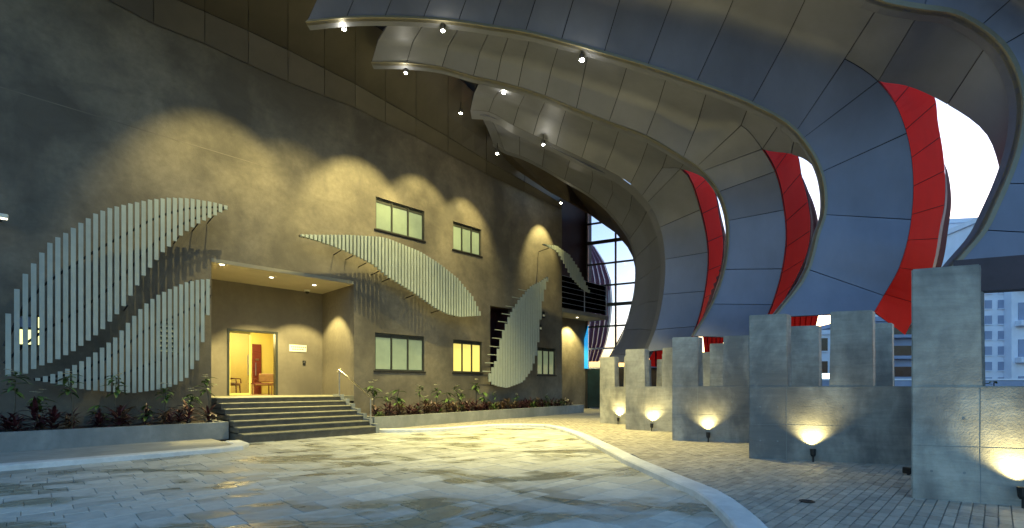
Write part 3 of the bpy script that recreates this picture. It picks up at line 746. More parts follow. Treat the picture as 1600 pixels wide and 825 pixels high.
CO = Vector((4.72, 30.3, 0)); CD = Vector((.892, -.451, 0)).normalized()
def glass_pt(px, py):
    a = (px-CX)/FPX; t = (a*CO.y-CO.x)/(CD.x-a*CD.y); p = CO+CD*t
    return (t, EYE+(HY-py)/FPX*p.y)
cw = empty('glass_wall', CO, math.atan2(CD.y, CD.x), 'tall gridded glass end wall at the far end under the innermost rib', 'glass wall')
tv = [-.05, glass_pt(962, 430)[0], glass_pt(999, 430)[0]+.3, glass_pt(999, 430)[0]+2.0]
zr = [0.0]+[glass_pt(925, y)[1] for y in (575, 545, 511, 478, 448, 414, 380, 350, 318)]
mu = MB()
for t in tv: MB().box(t-.05, t+.05, -.06, .06, -.1, zr[-1]).build('mullion', M['dark_steel'], cw)
for i, z in enumerate(zr[1:]):
    big = .1 if i in (3, 6) else .05
    MB().box(tv[0]+.05, tv[-1]-.05, -.05, .05, z-big, z+big).build('transom', M['dark_steel'] if i > 1 else M['far_grey'], cw)
for i in range(len(tv)-1):
    for z0, z1 in zip(zr, zr[1:]):
        MB().box(tv[i]+.05, tv[i+1]-.05, -.012, .012, z0+.05, z1-.05).build('pane', M['glass'] if z0 > 1 else M['teal_glass'], cw)
# blue lit door panel and dark jamb beside it
a0 = glass_pt(911, 515)[0]; a1 = glass_pt(920, 515)[0]; z0 = glass_pt(915, 576)[1]; z1 = glass_pt(915, 508)[1]; zl = glass_pt(915, 540)[1]
MB().add([(a0, -.12, z0), (a1, -.12, z0), (a1, -.12, z1), (a0, -.12, zl), (a0, -.08, z0), (a1, -.08, z0), (a1, -.08, z1), (a0, -.08, zl)], [(0,1,2,3),(4,5,6,7),(0,1,5,4),(1,2,6,5),(2,3,7,6),(3,0,4,7)]).build('blue_panel', M['cyan'], cw)
MB().box(a0-.3, a1+.0, .0, .1, -.1, z0+.001).build('side_panel', M['teal_glass'], cw)
MB().box(a0-.3, a1-.05, .05, .12, z0+.002, zr[-1]).build('side_panel', M['maroon_wall'], cw)
# striped purple fin standing outside behind the glass
sf = empty('striped_fin', at(930, 603, 35), 0, 'dark purple curved fin with pale stripes outside behind the glass end wall', 'fin')
fin_r = [(915, 372), (929, 385), (944, 409), (954, 438), (957, 471), (954, 504), (947, 536), (936, 565)]
fin_l = [(905, 372), (905, 385), (907, 409), (908, 438), (908, 471), (908, 504), (907, 536), (905, 565)]
og = at(930, 603, 35)
NS = 6
for k in range(NS):
    f0, f1 = k/NS, (k+.78)/NS; f2 = (k+1)/NS
    def P_(f, i, dy=0): return at(lerp(fin_l[i][0], fin_r[i][0], f), lerp(fin_l[i][1], fin_r[i][1], f), 35+f*1.2+dy)
    r0 = [P_(f0, i) for i in range(8)]; r1 = [P_(f1, i) for i in range(8)]; r2 = [P_(f2, i) for i in range(8)]
    MB().grid([r0, r1]).grid([[p+Vector((0, .2, 0)) for p in r0], [p+Vector((0, .2, 0)) for p in r1]]).build('fin_panel', M['purple'], sf, og)
    MB().grid([[p+Vector((0, -.05, 0)) for p in r1], [p+Vector((0, -.05, 0)) for p in r2]]).build('pale_strip', M['purple_stripe'], sf, og)

# ------------------------------------------------------------------ metal cove over the front wall
cv = empty('cove', P0, ROT, 'dark metal panelled cove curving out over the top of the plaster wall', 'soffit')
K1 = [(100, -98), (170, -52), (240, -16), (320, 18), (388, 48), (450, 78), (507, 107), (555, 131), (602, 158), (650, 185), (700, 214), (760, 251), (820, 284), (878, 318)]
K2 = [(100, -260, 3), (170, -200, 3), (240, -150, 3), (320, -108, 3), (388, -70, 3), (450, -38, 3), (507, -8, 3), (555, 18, 2.95), (602, 50, 2.8), (650, 78, 2.6), (700, 106, 2.4), (760, 160, 1.7), (820, 235, .9), (878, 300, .45)]
def cove_grid(i0, i1, row, g0=.0, back=.0):
    """panel between stations, its own mesh"""
    lo = [wall_pt(K0[i][0], K0[i][1], .05) for i in (i0, i1)]; mi = [wall_pt(K1[i][0], K1[i][1], .55) for i in (i0, i1)]; hi = [wall_pt(*K2[i]) for i in (i0, i1)]
    lo, mi, hi = [[Vector(p) for p in q] for q in (lo, mi, hi)]
    a, b = (lo, mi) if row == 0 else (mi, hi)
    rows = []
    for u in range(4):
        r_ = []
        for v in range(4):
            fu = lerp(g0, 1-g0, u/3); fv = lerp(g0*1.2, 1-g0*1.2, v/3)
            p = a[0].lerp(a[1], fu).lerp(b[0].lerp(b[1], fu), fv)
            if row == 1: p = p+Vector((0, -.35, -.0))*(math.sin(math.pi*fv)*.0)
            r_.append(p+Vector((0, back, back)))
        rows.append(r_)
    m = MB(); m.grid(rows)
    if back == 0:
        n0 = len(m.v); bk = [[p+Vector((0, .04, .02)) for p in r_] for r_ in rows]
        edge = [rows[0], [r_[-1] for r_ in rows], rows[-1][::-1], [r_[0] for r_ in rows][::-1]]
        for e in edge: m.grid([e, [Vector(p)+Vector((0, .04, .02)) for p in e]])
    return m
for i in range(len(K0)-1):
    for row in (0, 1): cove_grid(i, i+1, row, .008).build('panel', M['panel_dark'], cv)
bk = MB()
for i in range(len(K0)-1):
    for row in (0, 1):
        m = cove_grid(i, i+1, row, 0, .03); bk.add(m.v, m.f)
bk.build('backing', M['joint'], cv)
# added slab above everything, out of sight, blocks sky light leaking onto the soffit
rf = empty('sky_blocker', (0, 0, 0), 0, 'unseen dark slab added above the ribs and the cove to block sky light', 'light_blocker')
MB().prism([(-26, 8), (-14, 6), (2, 9), (3, 14), (5, 24), (7.5, 31.5), (3.5, 36), (-20, 16), (-30, 6)], 13.4, 13.8).build('blocker_slab', M['panel_dark'], rf)

# ------------------------------------------------------------------ the curved ribs
def lipY(k, px):
    t = {0: (560, 1595, 11.3, 11.2), 1: (478, 1287, 13.5, 14.0), 2: (580, 1137, 15.4, 16.8), 3: (735, 1039, 17.9, 20.0), 4: (788, 994, 21.0, 23.5), -1: (560, 1700, 9.3, 10.2)}[k]
    f = max(-.15, min(1.1, (px-t[0])/(t[1]-t[0]))); return lerp(t[2], t[3], f)
def spline(P):
    """chord-length Catmull-Rom through vectors; returns f(i, u) for segment i"""
    n = len(P); T = []
    d = [max(1e-4, (P[i+1]-P[i]).length) for i in range(n-1)]
    for i in range(n):
        if i == 0: T.append((P[1]-P[0])/d[0])
        elif i == n-1: T.append((P[-1]-P[-2])/d[-1])
        else: T.append(((P[i+1]-P[i])/d[i]*d[i-1]+(P[i]-P[i-1])/d[i-1]*d[i])/(d[i]+d[i-1]))
    def f(i, u):
        h = d[i]; a = 2*u**3-3*u*u+1; b = u**3-2*u*u+u; c = -2*u**3+3*u*u; e = u**3-u*u
        return P[i]*a+T[i]*h*b+P[i+1]*c+T[i+1]*h*e
    return f
def rib(k, stations, name_label, reveal=None, trim_w=8, bulge=2.0, under=.22):
    """stations: dicts L, N and optionally M or O,Q (pixels), s = seam at this station.  Ribbon between lip k (L) and lip k-1 (N)."""
    Lp, Mp, Op, Qp, Np = [], [], [], [], []; tip = None
    for i, st in enumerate(stations):
        L = Vector(st['L']); N = Vector(st['N']); yl = lipY(k, L.x); yn = lipY(k-1, N.x)
        slit = 'O' in st
        if slit and tip is None: tip = i
        l3 = at(L.x, L.y, yl)
        n3 = at(N.x, N.y, yn)
        if k > 0: n3 = n3+Vector((0, under if not slit else .14, .06 if not slit else 0))
        def mid(m):
            m = Vector(m); t = (m-L).length/((m-L).length+(N-m).length+1e-6)
            return at(m.x, m.y, 1/lerp(1/yl, 1/yn, t**bulge))
        if k > 0: n3 = n3+Vector((n3.x-l3.x, 0, n3.z-l3.z)).normalized()*((.06 if N.x < 925 else .30 if N.x > 950 else .16) if k == 4 else .09)      # tucked outside the nearer rib's edge return
        O3 = mid(st['O']) if slit else (mid(st['M']) if 'M' in st else mid(L.lerp(N, .5)))
        Q3 = (n3.copy() if (Vector(st['Q'])-N).length < 1 else mid(st['Q'])) if slit else O3.copy()
        Lp.append(l3); Op.append(O3); Qp.append(Q3); Np.append(n3)
    fL, fO, fQ_, fN = spline(Lp), spline(Op), spline(Qp), spline(Np)
    fQ = (lambda i, u: fO(i, u) if (tip is None or i < tip) else fQ_(i, u))
    ctr = Vector((0, 0, EYE)); og = Lp[len(Lp)//2].copy(); og.z = 0
    T = empty('canopy_rib', og, 0, name_label, 'canopy rib', 'curved metal ribs of the canopy')
    def surf(A, Bf, i, u, v): return A(i, u).lerp(Bf(i, u), v)
    def normal(A, Bf, i, u, v):
        e = .02; p = surf(A, Bf, i, u, v)
        du = surf(A, Bf, i, min(1, u+e), v)-surf(A, Bf, i, max(0, u-e), v); dv = surf(A, Bf, i, u, min(1, v+e))-surf(A, Bf, i, u, max(0, v-e))
        n = du.cross(dv)
        if n.length < 1e-9: return Vector((0, -1, 0))
        n.normalize()
        return n if n.dot(ctr-p) > 0 else -n
    def patch_rows(patches, segs, nu, nv, gap):
        """patches: [(A,B)] stacked across; segs: station indices covered"""
        rows = []; us = []
        for j, i in enumerate(segs):
            for q in range(nu+1 if j == len(segs)-1 else nu): us.append((i, q/nu))
        ln = sum((surf(patches[0][0], patches[0][1], i, 1, .5)-surf(patches[0][0], patches[0][1], i, 0, .5)).length for i in segs)
        for n_, (i, u) in enumerate(us):
            if n_ == 0 and gap: u = min(.4, gap/max(.05, ln/len(segs)))
            if n_ == len(us)-1 and gap: u = 1-min(.4, gap/max(.05, ln/len(segs)))
            r_ = []
            for pi, (A, Bf) in enumerate(patches):
                vs = [q/nv for q in range(nv+1)]
                if pi < len(patches)-1: vs = vs[:-1]
                for v in vs:
                    wd = (A(i, u)-Bf(i, u)).length; g_ = gap/max(.1, wd)
                    if pi == 0 and v == 0: v = min(.3, g_)
                    if pi == len(patches)-1 and v == 1: v = 1-min(.3, g_)
                    p = surf(A, Bf, i, u, v); r_.append((p, normal(A, Bf, i, u, v)))
            rows.append(r_)
        return rows
    def panel(patches, segs, nu=4, nv=4):
        rows = patch_rows(patches, segs, nu, nv, .011)
        m = MB(); n_front = 0
        front = [[p for p, n in r_] for r_ in rows]; m.grid(front)
        edges = [rows[0], [r_[-1] for r_ in rows], rows[-1][::-1], [r_[0] for r_ in rows][::-1]]
        for e in edges: m.grid([[p for p, n in e], [p-n*.05 for p, n in e]])
        o = m.build('panel', M['panel'], T, og, fix=False)
        # smooth the front only
        nf = (len(front)-1)*(len(front[0])-1)
        o.data.polygons.foreach_set('use_smooth', [q < nf for q in range(len(o.data.polygons))])
        return o
    def backing(patches, segs, m):
        rows = patch_rows(patches, segs, 4, 4, 0)
        if len(patches) == 1 and patches[0][1] is fO:       # a dark edge bead along the slit
            rows = [r_+[(r_[-1][0]+(r_[-1][0]-r_[-2][0]).normalized()*.035, r_[-1][1])] for r_ in rows]
        m.grid([[p-n*.04 for p, n in r_] for r_ in rows])
    n = len(stations); t = tip if tip is not None else n
    seam = [i for i, st in enumerate(stations) if st.get('s')]
    bnd = sorted(set([0, n-1]+seam+([tip] if tip is not None else [])))
    bk = MB()
    for a, b in zip(bnd, bnd[1:]):
        segs = list(range(a, b))
        split = tip is not None and (a >= tip or b == tip)
        if not split: panel([(fL, fO), (fQ, fN)], segs)
        else:
            panel([(fL, fO)], segs)
            segs2 = [i for i in segs if min((Qp[j]-Np[j]).length for j in (i, i+1)) > .03 or (Qp[i]-Np[i]).length > .15]
            if segs2: panel([(fQ, fN)], segs2)
    backing([(fL, fO), (fQ, fN)], list(range(0, t if tip is not None else n-1)), bk)
    if tip is not None:
        backing([(fL, fO)], list(range(tip-1, n-1)), bk)
        backing([(fQ, fN)], [i for i in range(tip-1, n-1) if (Qp[i]-Np[i]).length > .15], bk)
    bk.build('backing', M['joint'], T, og, fix=False)
    # lip: bright edge trim and the return running back behind it
    if trim_w:
        rows = []; ur = []
        for i in range(n-1):
            for q in range(5 if i == n-2 else 4):
                u = q/4; p = fL(i, u); d_ = (fO(i, u)-p); d_.y = 0
                if d_.length < 1e-6: continue
                d_.normalize(); wv = trim_w*p.y/FPX
                if callable(trim_w): pass
                a = p+Vector((0, -.05, 0)); b = a+d_*wv
                rows.append([p+Vector((0, .1, 0)), a, b, b+Vector((0, .08, 0))])
        MB().grid(rows).build('edge_trim', M['trim'], T, og, fix=False)
    rows = []
    for i in range(n-1):
        for q in range(5 if i == n-2 else 4):
            u = q/4; p = fL(i, u); bkd = .6 if k == 3 else (under+.06 if tip is None or i < tip else .18)
            rows.append([p, p+Vector((0, bkd, 0))])
    MB().grid(rows).build('lip_return', M['panel'], T, og, fix=False)
    # blunt left end
    e = [Lp[0], Op[0], Np[0], Np[0]+Vector((0, .8, .8)), Lp[0]+Vector((0, .6, .8))]
    MB().add(e, [(0, 1, 2, 3, 4)]).build('end_plate', M['joint'], T, og, fix=False)
    # red lining of the slit
    if reveal:
        rp, dY, npan, strips = reveal
        # sample slit's inner edge by arc length
        pts = [Op[tip]]
        for i in range(tip, n-1):
            for q in range(1, 9): pts.append(fO(i, q/8))
        cum = [0]
        for a, b in zip(pts, pts[1:]): cum.append(cum[-1]+(b-a).length)
        def edge(f): 
            x = f*cum[-1]
            for j in range(len(pts)-1):
                if cum[j+1] >= x: return pts[j].lerp(pts[j+1], (x-cum[j])/max(1e-6, cum[j+1]-cum[j]))
            return pts[-1]
        rv = [Vector((a, b, 0)) for a, b in rp]; fr = spline(rv); cr = [0]; rs = [rv[0]]
        for i in range(len(rv)-1):
            for q in range(1, 9): rs.append(fr(i, q/8))
        for a, b in zip(rs, rs[1:]): cr.append(cr[-1]+(b-a).length)
        def rpx(f):
            x = f*cr[-1]
            for j in range(len(rs)-1):
                if cr[j+1] >= x: return rs[j].lerp(rs[j+1], (x-cr[j])/max(1e-6, cr[j+1]-cr[j]))
            return rs[-1]
        for j in range(npan):
            r0, r1, r0b, r1b = [], [], [], []
            for q in range(5):
                f = (j+lerp(.012, .988, q/4))/npan; e0 = edge(f); p2 = rpx(f); e1 = at(p2.x, p2.y, e0.y+dY*min(1, .25+f*8))
                r0.append(e0); r1.append(e1)
            thick = Vector((.03, .04, .02))
            m = MB().grid([r0, [a.lerp(b, .5) for a, b in zip(r0, r1)], r1]); m.grid([[p+thick for p in r0], [p+thick for p in r1]])
            m.grid([[r0[0], r1[0]], [r0[0]+thick, r1[0]+thick]]); m.grid([[r0[-1], r1[-1]], [r0[-1]+thick, r1[-1]+thick]]); m.grid([r1, [p+thick for p in r1]])
            m.build('red_panel', M['red'], T, og, fix=False)
        r0, r1 = [], []
        for q in range(33):
            f = q/32; e0 = edge(f); p2 = rpx(f); e1 = at(p2.x, p2.y, e0.y+dY*min(1, .25+f*8)); r0.append(e0+Vector((.03, .10, .02))); r1.append(e1+Vector((.12, .14, .05)))
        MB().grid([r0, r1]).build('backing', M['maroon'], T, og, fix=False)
        # outer fins beyond the red lining
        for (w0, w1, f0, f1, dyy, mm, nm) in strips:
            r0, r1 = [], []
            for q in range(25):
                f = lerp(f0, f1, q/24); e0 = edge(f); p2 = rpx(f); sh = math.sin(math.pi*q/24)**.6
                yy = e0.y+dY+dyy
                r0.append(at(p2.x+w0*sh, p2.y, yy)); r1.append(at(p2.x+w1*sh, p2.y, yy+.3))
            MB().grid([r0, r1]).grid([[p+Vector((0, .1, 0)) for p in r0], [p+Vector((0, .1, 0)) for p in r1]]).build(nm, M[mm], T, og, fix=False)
    return T
def st(L, N, s=1, **k): return dict(L=L, N=N, s=s, **k)

A0 = [(560, -140), (750, -132), (930, -115), (1085, -92), (1180, -72), (1283, -38), (1383, 6), (1441, 17), (1489, 24), (1528, 44), (1562, 73), (1586, 116), (1595, 155), (1594, 194), (1586, 233), (1567, 287), (1552, 320), (1533, 359), (1499, 400), (1482, 420)]
A0N = [(520, -330), (760, -320), (980, -300), (1130, -280), (1240, -260), (1340, -215), (1440, -170), (1500, -130), (1560, -90), (1625, -40), (1680, 5), (1715, 60), (1735, 110), (1748, 170), (1750, 230), (1748, 285), (1742, 330), (1736, 370), (1730, 405), (1728, 420)]
rib(0, [st(a, b, s=(i in (1, 2, 3, 4, 5, 6, 7, 9, 10, 13, 15, 17))) for i, (a, b) in enumerate(zip(A0, A0N))],
    'nearest and largest curved rib, cut by the top right corner, blue on its lower leg', trim_w=8)
S1 = [st((478, 36), (560, -140)), st((540, 30), (610, -140)), st((600, 29), (665, -138)), st((660, 31), (725, -135)), st((715, 36), (775, -132)), st((768, 44), (825, -128)), st((820, 52), (875, -122)), st((876, 66), (930, -115)), st((943, 85), (1000, -105)), st((1011, 105), (1085, -92)), st((1087, 131), (1180, -72)), st((1173, 164), (1283, -38)),
      st((1243, 207), (1383, 6), M=(1320, 92)), st((1252, 218), (1441, 17), O=(1372, 127), Q=(1372, 127)), st((1266, 238), (1489, 24), 0, O=(1398, 160), Q=(1414, 134)),
      st((1281, 270), (1550, 62), O=(1417, 208), Q=(1480, 164)), st((1287, 303), (1593, 150), O=(1427, 275), Q=(1542, 212), s=0), st((1286, 335), (1590, 215), O=(1424, 343), Q=(1564, 275)),
      st((1276, 365), (1567, 287), O=(1416, 385), Q=(1567, 287), s=0), st((1269, 393), (1560, 304), O=(1404, 421), Q=(1560, 304), s=0), st((1261, 420), (1552, 320), O=(1381, 462), Q=(1552, 320)), st((1207, 496), (1520, 375), O=(1366, 488), Q=(1520, 375), s=0)]
rib(1, S1, 'second curved rib with the widest red crescent slit and white sky behind it',
    ([(1372, 124), (1412, 126), (1456, 143), (1466, 194), (1474, 242), (1477, 291), (1476, 315), (1468, 359), (1461, 402), (1440, 470), (1414, 524)], 1.3, 9,
     [(1, 5, .42, .97, .25, 'pale_strip', 'pale_strip'), (5, 14, .42, .99, .3, 'maroon', 'outer_fin')]), trim_w=4)
C_ = 2
S2_ = [st((580, 99), (600, 29)), st((635, 100), (655, 31)), st((690, 107), (712, 36)), st((739, 121), (760, 43)), st((775, 129), (792, 48)), st((809, 138), (826, 53)), st((851, 152), (872, 65)), st((900, 172), (921, 78)), st((951, 192), (984, 96)), st((1009, 214), (1047, 116)), st((1067, 248), (1111, 140)),
       st((1088, 261), (1173, 164), M=(1158, 196)), st((1096, 268), (1218, 189), O=(1191, 233), Q=(1191, 233)), st((1122, 300), (1243, 208), O=(1211, 268), Q=(1236, 241)), st((1136, 345), (1270, 246), O=(1225, 328), Q=(1268, 258)),
       st((1137, 375), (1287, 300), O=(1228, 372), Q=(1287, 300), s=0), st((1131, 421), (1286, 335), O=(1222, 420), Q=(1286, 335)), st((1112, 475), (1272, 380), O=(1206, 476), Q=(1272, 380)), st((1082, 525), (1226, 472), O=(1180, 528), Q=(1226, 472), s=0)]
rib(2, S2_, 'third curved rib with a red crescent slit and a sliver of white sky',
    ([(1191, 230), (1212, 228), (1238, 231), (1252, 276), (1262, 315), (1266, 349), (1262, 390), (1246, 430), (1222, 475), (1204, 530)], 1.3, 8,
     [(0, 4, .25, .85, .2, 'pale_strip', 'pale_strip'), (4, 9, .25, .9, .3, 'maroon', 'outer_fin'), (10, 15, .3, .9, .5, 'maroon', 'outer_fin')]), trim_w=2)
S3_ = [st((735, 172), (745, 122)), st((764, 175), (780, 131)), st((802, 196), (818, 141)), st((833, 211), (850, 152)), st((869, 228), (884, 166)), st((909, 247), (929, 184)), st((945, 264), (971, 200)), st((985, 288), (1018, 219)),
       st((1003, 306), (1047, 235), M=(1035, 262)), st((1012, 316), (1070, 250), O=(1063, 264), Q=(1063, 264)), st((1031, 355), (1108, 282), O=(1094, 328), Q=(1098, 277)), st((1039, 405), (1130, 322), O=(1106, 394), Q=(1130, 322)), st((1036, 460), (1137, 365), O=(1101, 455), Q=(1137, 365)), st((1024, 515), (1131, 421), O=(1087, 510), Q=(1131, 421)), st((1010, 550), (1109, 482), O=(1072, 542), Q=(1109, 482), s=0)]
rib(3, S3_, 'fourth curved rib with the narrowest red crescent slit',
    ([(1063, 262), (1088, 266), (1113, 293), (1123, 339), (1129, 373), (1126, 416), (1112, 463), (1092, 520), (1080, 546)], 1.3, 7,
     [(0, 3.5, .2, .9, .2, 'pale_strip', 'pale_strip'), (3.5, 6, .2, .9, .3, 'maroon', 'outer_fin')]), trim_w=0)
S4_ = [st((770, 224), (752, 176)), st((788, 235), (768, 180)), st((812, 243), (812, 200)), st((847, 260), (853, 221)), st((882, 281), (893, 241)), st((920, 303), (932, 258)), st((947, 325), (968, 277)), st((971, 353), (997, 302)), st((984, 373), (1018, 326)), st((993, 402), (1034, 363)), st((994, 440), (1039, 410)), st((987, 480), (1035, 465)), st((976, 515), (1025, 513)), st((956, 553), (1006, 555)), st((948, 566), (998, 566))]
rib(4, S4_, 'innermost and smallest curved rib framing the glass end wall', None, trim_w=0)
# inner lining between the innermost lip and the glass
il = empty('inner_lining', at(970, 603, 27), 0, 'dark brown lining between the innermost rib and the glass end wall', 'lining')
Gp = [(800, 262), (830, 282), (860, 302), (890, 318), (924, 338), (936, 347), (962, 365), (980, 387), (988, 402), (993, 424), (993.5, 440), (986, 480), (974, 515), (954, 553), (946, 566)]
Ep = [s_['L'] for s_ in S4_]
r0, r1 = [], []
for (ex, ey), (gx, gy) in zip(Ep, Gp):
    r0.append(at(ex, ey, lipY(4, ex)+.3)); t, z = glass_pt(gx, gy); q = CO+CD*t
    if gx < 920: q = Vector(at(gx, gy, lipY(4, ex)+2.2))
    r1.append(Vector((q.x, q.y-.08, z if gx >= 920 else q.z)))
for i in range(len(r0)-1):
    a, b, c, d = r0[i], r0[i+1], r1[i+1], r1[i]; th = Vector((.04, 0, .05))
    MB().add([a, b, c, d, a+th, b+th, c+th, d+th], [(0,1,2,3),(4,5,6,7),(0,1,5,4),(1,2,6,5),(2,3,7,6),(3,0,4,7)]).build('panel', M['lining'], il, at(970, 603, 27))

# red boarded fins standing outside, seen under the lower edges of the ribs
for nm_, poly, Y, nb in (('second nearest', [(1232, 470), (1284, 470), (1272, 524), (1236, 524)], 19, 5), ('middle', [(1096, 500), (1138, 500), (1128, 545), (1104, 572)], 21, 5), ('fourth', [(1012, 535), (1040, 535), (1036, 574), (1016, 572)], 24, 2)):
    o_ = at(poly[3][0], poly[3][1], Y); fr_ = empty('red_fin', o_, 0, 'red boarded fin seen through the gap of the %s concrete wall' % nm_, 'fin')
    tl, tr, br_, bl_ = [Vector(p) for p in poly]
    for q in range(nb):
        f0, f1 = q/nb, (q+.8)/nb; m = MB(); vs = []
        for f in (f0, f1):
            for aa, bb in ((tl, tr), (bl_, br_)):
                p = aa.lerp(bb, f); v = at(p.x, p.y, Y+f*.8); vs += [v, v+Vector((.03, .12, 0))]
        m.add(vs, [(0, 2, 6, 4), (1, 5, 7, 3), (0, 1, 3, 2), (4, 6, 7, 5), (0, 4, 5, 1), (2, 3, 7, 6)]).build('board', M['red'], fr_, o_)
    MB().grid([[at(tl.x, tl.y, Y+.3), at(bl_.x, bl_.y, Y+.3)], [at(tr.x, tr.y, Y+1.2), at(br_.x, br_.y, Y+1.2)]]).build('backing', M['maroon'], fr_, o_)

# spotlights hung under the ribs
def rib_spot(px, py, Y, lab, e, aim, size=125, grp='canopy spotlights', blend=.35, lens_r=.055):
    p = at(px, py, Y)
    t_ = empty('spotlight', p, 0, lab, 'spotlight', grp)
    MB().lathe([(.06, 0), (.075, .02), (.075, .14), (.05, .17)], 12, (0, 0, .0)).build('body', M['lamp_body'], t_)
    MB().lathe([(.0, -.02), (lens_r*.8, -.018), (lens_r, .0), (lens_r, .01)], 10).build('lens', M['lens'], t_)
    MB().tube([(0, 0, .16), (0, .05, .45)], .012, 5).build('bracket', M['lamp_body'], t_)
    spot('spot_lamp', (0, 0, -.06), aim, e, size, blend, color=(1, .87, .33) if aim == down else WARM, soft=.03, parent=t_)
    l = bpy.data.lights.new('spill', 'POINT'); l.energy = LAMP['spill']; l.color = (1, .92, .66); l.shadow_soft_size = .04     # the glow round the open lens
    o = bpy.data.objects.new('spill', l); col.objects.link(o); o.parent = t_; o.location = (0, -.12, -.1)
IN = -NN     # toward the front wall
down = (0, 0, -1)
tow = (IN.x*.625, IN.y*.625, -1)
rib_spot(538, 46, 13.9, 'lit spotlight under the left end of the long second rib', LAMP['cove']*0.55, tow, 62, blend=.7)
rib_spot(634, 114, 15.8, 'lit spotlight under the left end of the third rib', LAMP['cove']*1.4, tow, 62, blend=.55)
rib_spot(720, 177, 18.0, 'lit spotlight under the left end of the fourth rib', LAMP['cove']*0.7, tow, 62, blend=.5)
rib_spot(777, 240, 20.0, 'lit spotlight at the left end of the innermost rib', LAMP['cove']*0.6, tow, 62, blend=.7)
rib_spot(876, 317, 24.2, 'lit spotlight at the wall corner above the small curled leaf', LAMP['cove']*.6, tow, 62, blend=.7)
rib_spot(692, 48, 13.75, 'lit spotlight below the trim of the second rib, left of its middle', LAMP['rib'], down, 78, blend=.8)
rib_spot(909, 94, 13.9, 'brightest lit spotlight below the trim of the second rib, over the middle of the court', LAMP['rib'], down, 78, blend=.8, lens_r=.07)
rib_spot(787, 145, 16.6, 'lit spotlight below the trim of the third rib', LAMP['rib'], down, 78, blend=.8)
rib_spot(849, 226, 18.45, 'lit spotlight below the edge of the fourth rib', LAMP['rib'], down, 78, blend=.8)
# one more of the row, just above the frame, lights the wall over the first leaf
rib_spot(405, -30, 12.3, 'lit spotlight of the row beside the wall, above the first leaf', LAMP['cove']*1.0, tow, 62, blend=.7)

# ------------------------------------------------------------------ concrete merlon walls
def merlon_wall(bl, br, zt, ledge, segs, lab, right_extra, shift=0.0, th=.3, rear=False, beam=False):
    """bl, br: base pixels (left, right edge); segs: merlon spans as pixel columns along the front; one wall is two (or more) merlons on a low wall"""
    a = ground(*bl); b = ground(*br); d = (b-a); d.z = 0; d.normalize()
    def col_t(px):
        k = (px-CX)/FPX; return (k*a.y-a.x)/(d.x-k*d.y)
    sh = U*shift
    t_ = empty('concrete_wall', a+sh, 0, lab, 'wall', 'battlemented concrete walls' if not rear else 'rear concrete walls')
    tv = U*th
    ms = [(col_t(x0), col_t(x1)) for x0, x1 in segs]; end = ms[-1][1]+right_extra
    out = [(0, -.02), (end, -.02), (end, ledge)]
    for t0, t1 in reversed(ms):
        t0 = max(0, t0)
        if t1 < end-.02: out.append((t1, ledge))
        out += [(t1, zt), (t0, zt)]
        if t0 > .01: out.append((t0, ledge))
    bm = bmesh.new(); r3 = random.Random(int(zt*1000)+rear)
    f0 = [bm.verts.new((d.x*t, d.y*t, z)) for t, z in out]; f1 = [bm.verts.new((d.x*t+tv.x, d.y*t+tv.y, z)) for t, z in out]
    bm.faces.new(f0); bm.faces.new(f1[::-1])
    for i in range(len(out)): bm.faces.new((f0[i], f1[i], f1[(i+1) % len(out)], f0[(i+1) % len(out)]))
    bmesh.ops.bevel(bm, geom=list(bm.edges), offset=.014, segments=2, affect='EDGES')
    bm.verts.index_update(); m = MB(); m.add([tuple(v.co) for v in bm.verts], [tuple(v.index for v in f.verts) for f in bm.faces]); bm.free()
    m.build('notched_slab', M['concrete'], t_)
    # formwork joints left in the face: a fin of grout along the ledge line and one upright
    fn = Vector((d.y, -d.x, 0))*.0025
    jn = MB(); q = [fn, d*end+fn, d*end-fn, -fn]
    for t0, t1, z0, z1 in ((.02, end-.02, ledge-.005, ledge+.0), (ms[0][1]-.004, ms[0][1]+.004, .0, ledge-.006), (.02, end-.02, .66, .665)):
        q = [d*t0+fn, d*t1+fn, d*t1-fn, d*t0-fn]; jn.prism([(p.x, p.y) for p in q], z0, z1)
    for tt in (ms[0][0]+.2 if ms[0][0] > 0 else .2, ms[0][1]-.15, ms[1][0]+.2):
        for zz in (.35, 1.0): jn.lathe([(.0, .002), (.016, .002), (.017, -.002)], 8, (d.x*tt, d.y*tt, zz), (fn.x, fn.y, 0))
    if not rear: jn.build('form_joints', M['planter_concrete'], t_)
    if beam:
        bm_ = MB(); q = [d*(ms[0][0]+.3), d*end, d*end+tv, d*(ms[0][0]+.3)+tv]
        bm_.prism([(p.x, p.y) for p in q], zt+.003, zt+.5).build('steel_beam', M['beam'], t_)
    return a+sh, d, col_t
def top_z(px, py, base): 
    Y = EYE*FPX/(base-HY); return EYE+(HY-py)/FPX*Y
wallspec = [
    ((1424, 778), (1532, 786), 2.86, 1.385, [(1424, 1532), (1622, 1745)], 'nearest blue grey concrete wall at the right edge', 1.0, 2.2, True),
    ((1170, 716), (1363, 724.5), 2.77, 1.385, [(1170, 1229), (1297, 1363)], 'second nearest concrete wall with two tall merlons', 1.0, 2.3, False),
    ((1050, 688), (1130, 690.5), 2.65, 1.385, [(1050, 1090), (1130, 1170)], 'middle concrete wall of the row of five', .9, 2.3, False),
    ((977, 671), (1035, 674), 2.57, 1.37, [(977, 1007), (1035, 1066)], 'fourth concrete wall along the row, second from the far end', .8, 2.4, False),
    ((937, 661), (975, 663), 2.48, 1.36, [(937, 960), (975, 1003)], 'farthest and smallest concrete wall beside the glass end wall', .8, 2.4, False)]
stake_px = [(1590, 790), (1268, 720), (1106, 688.5), (1020, 672), (968, 661.5)]
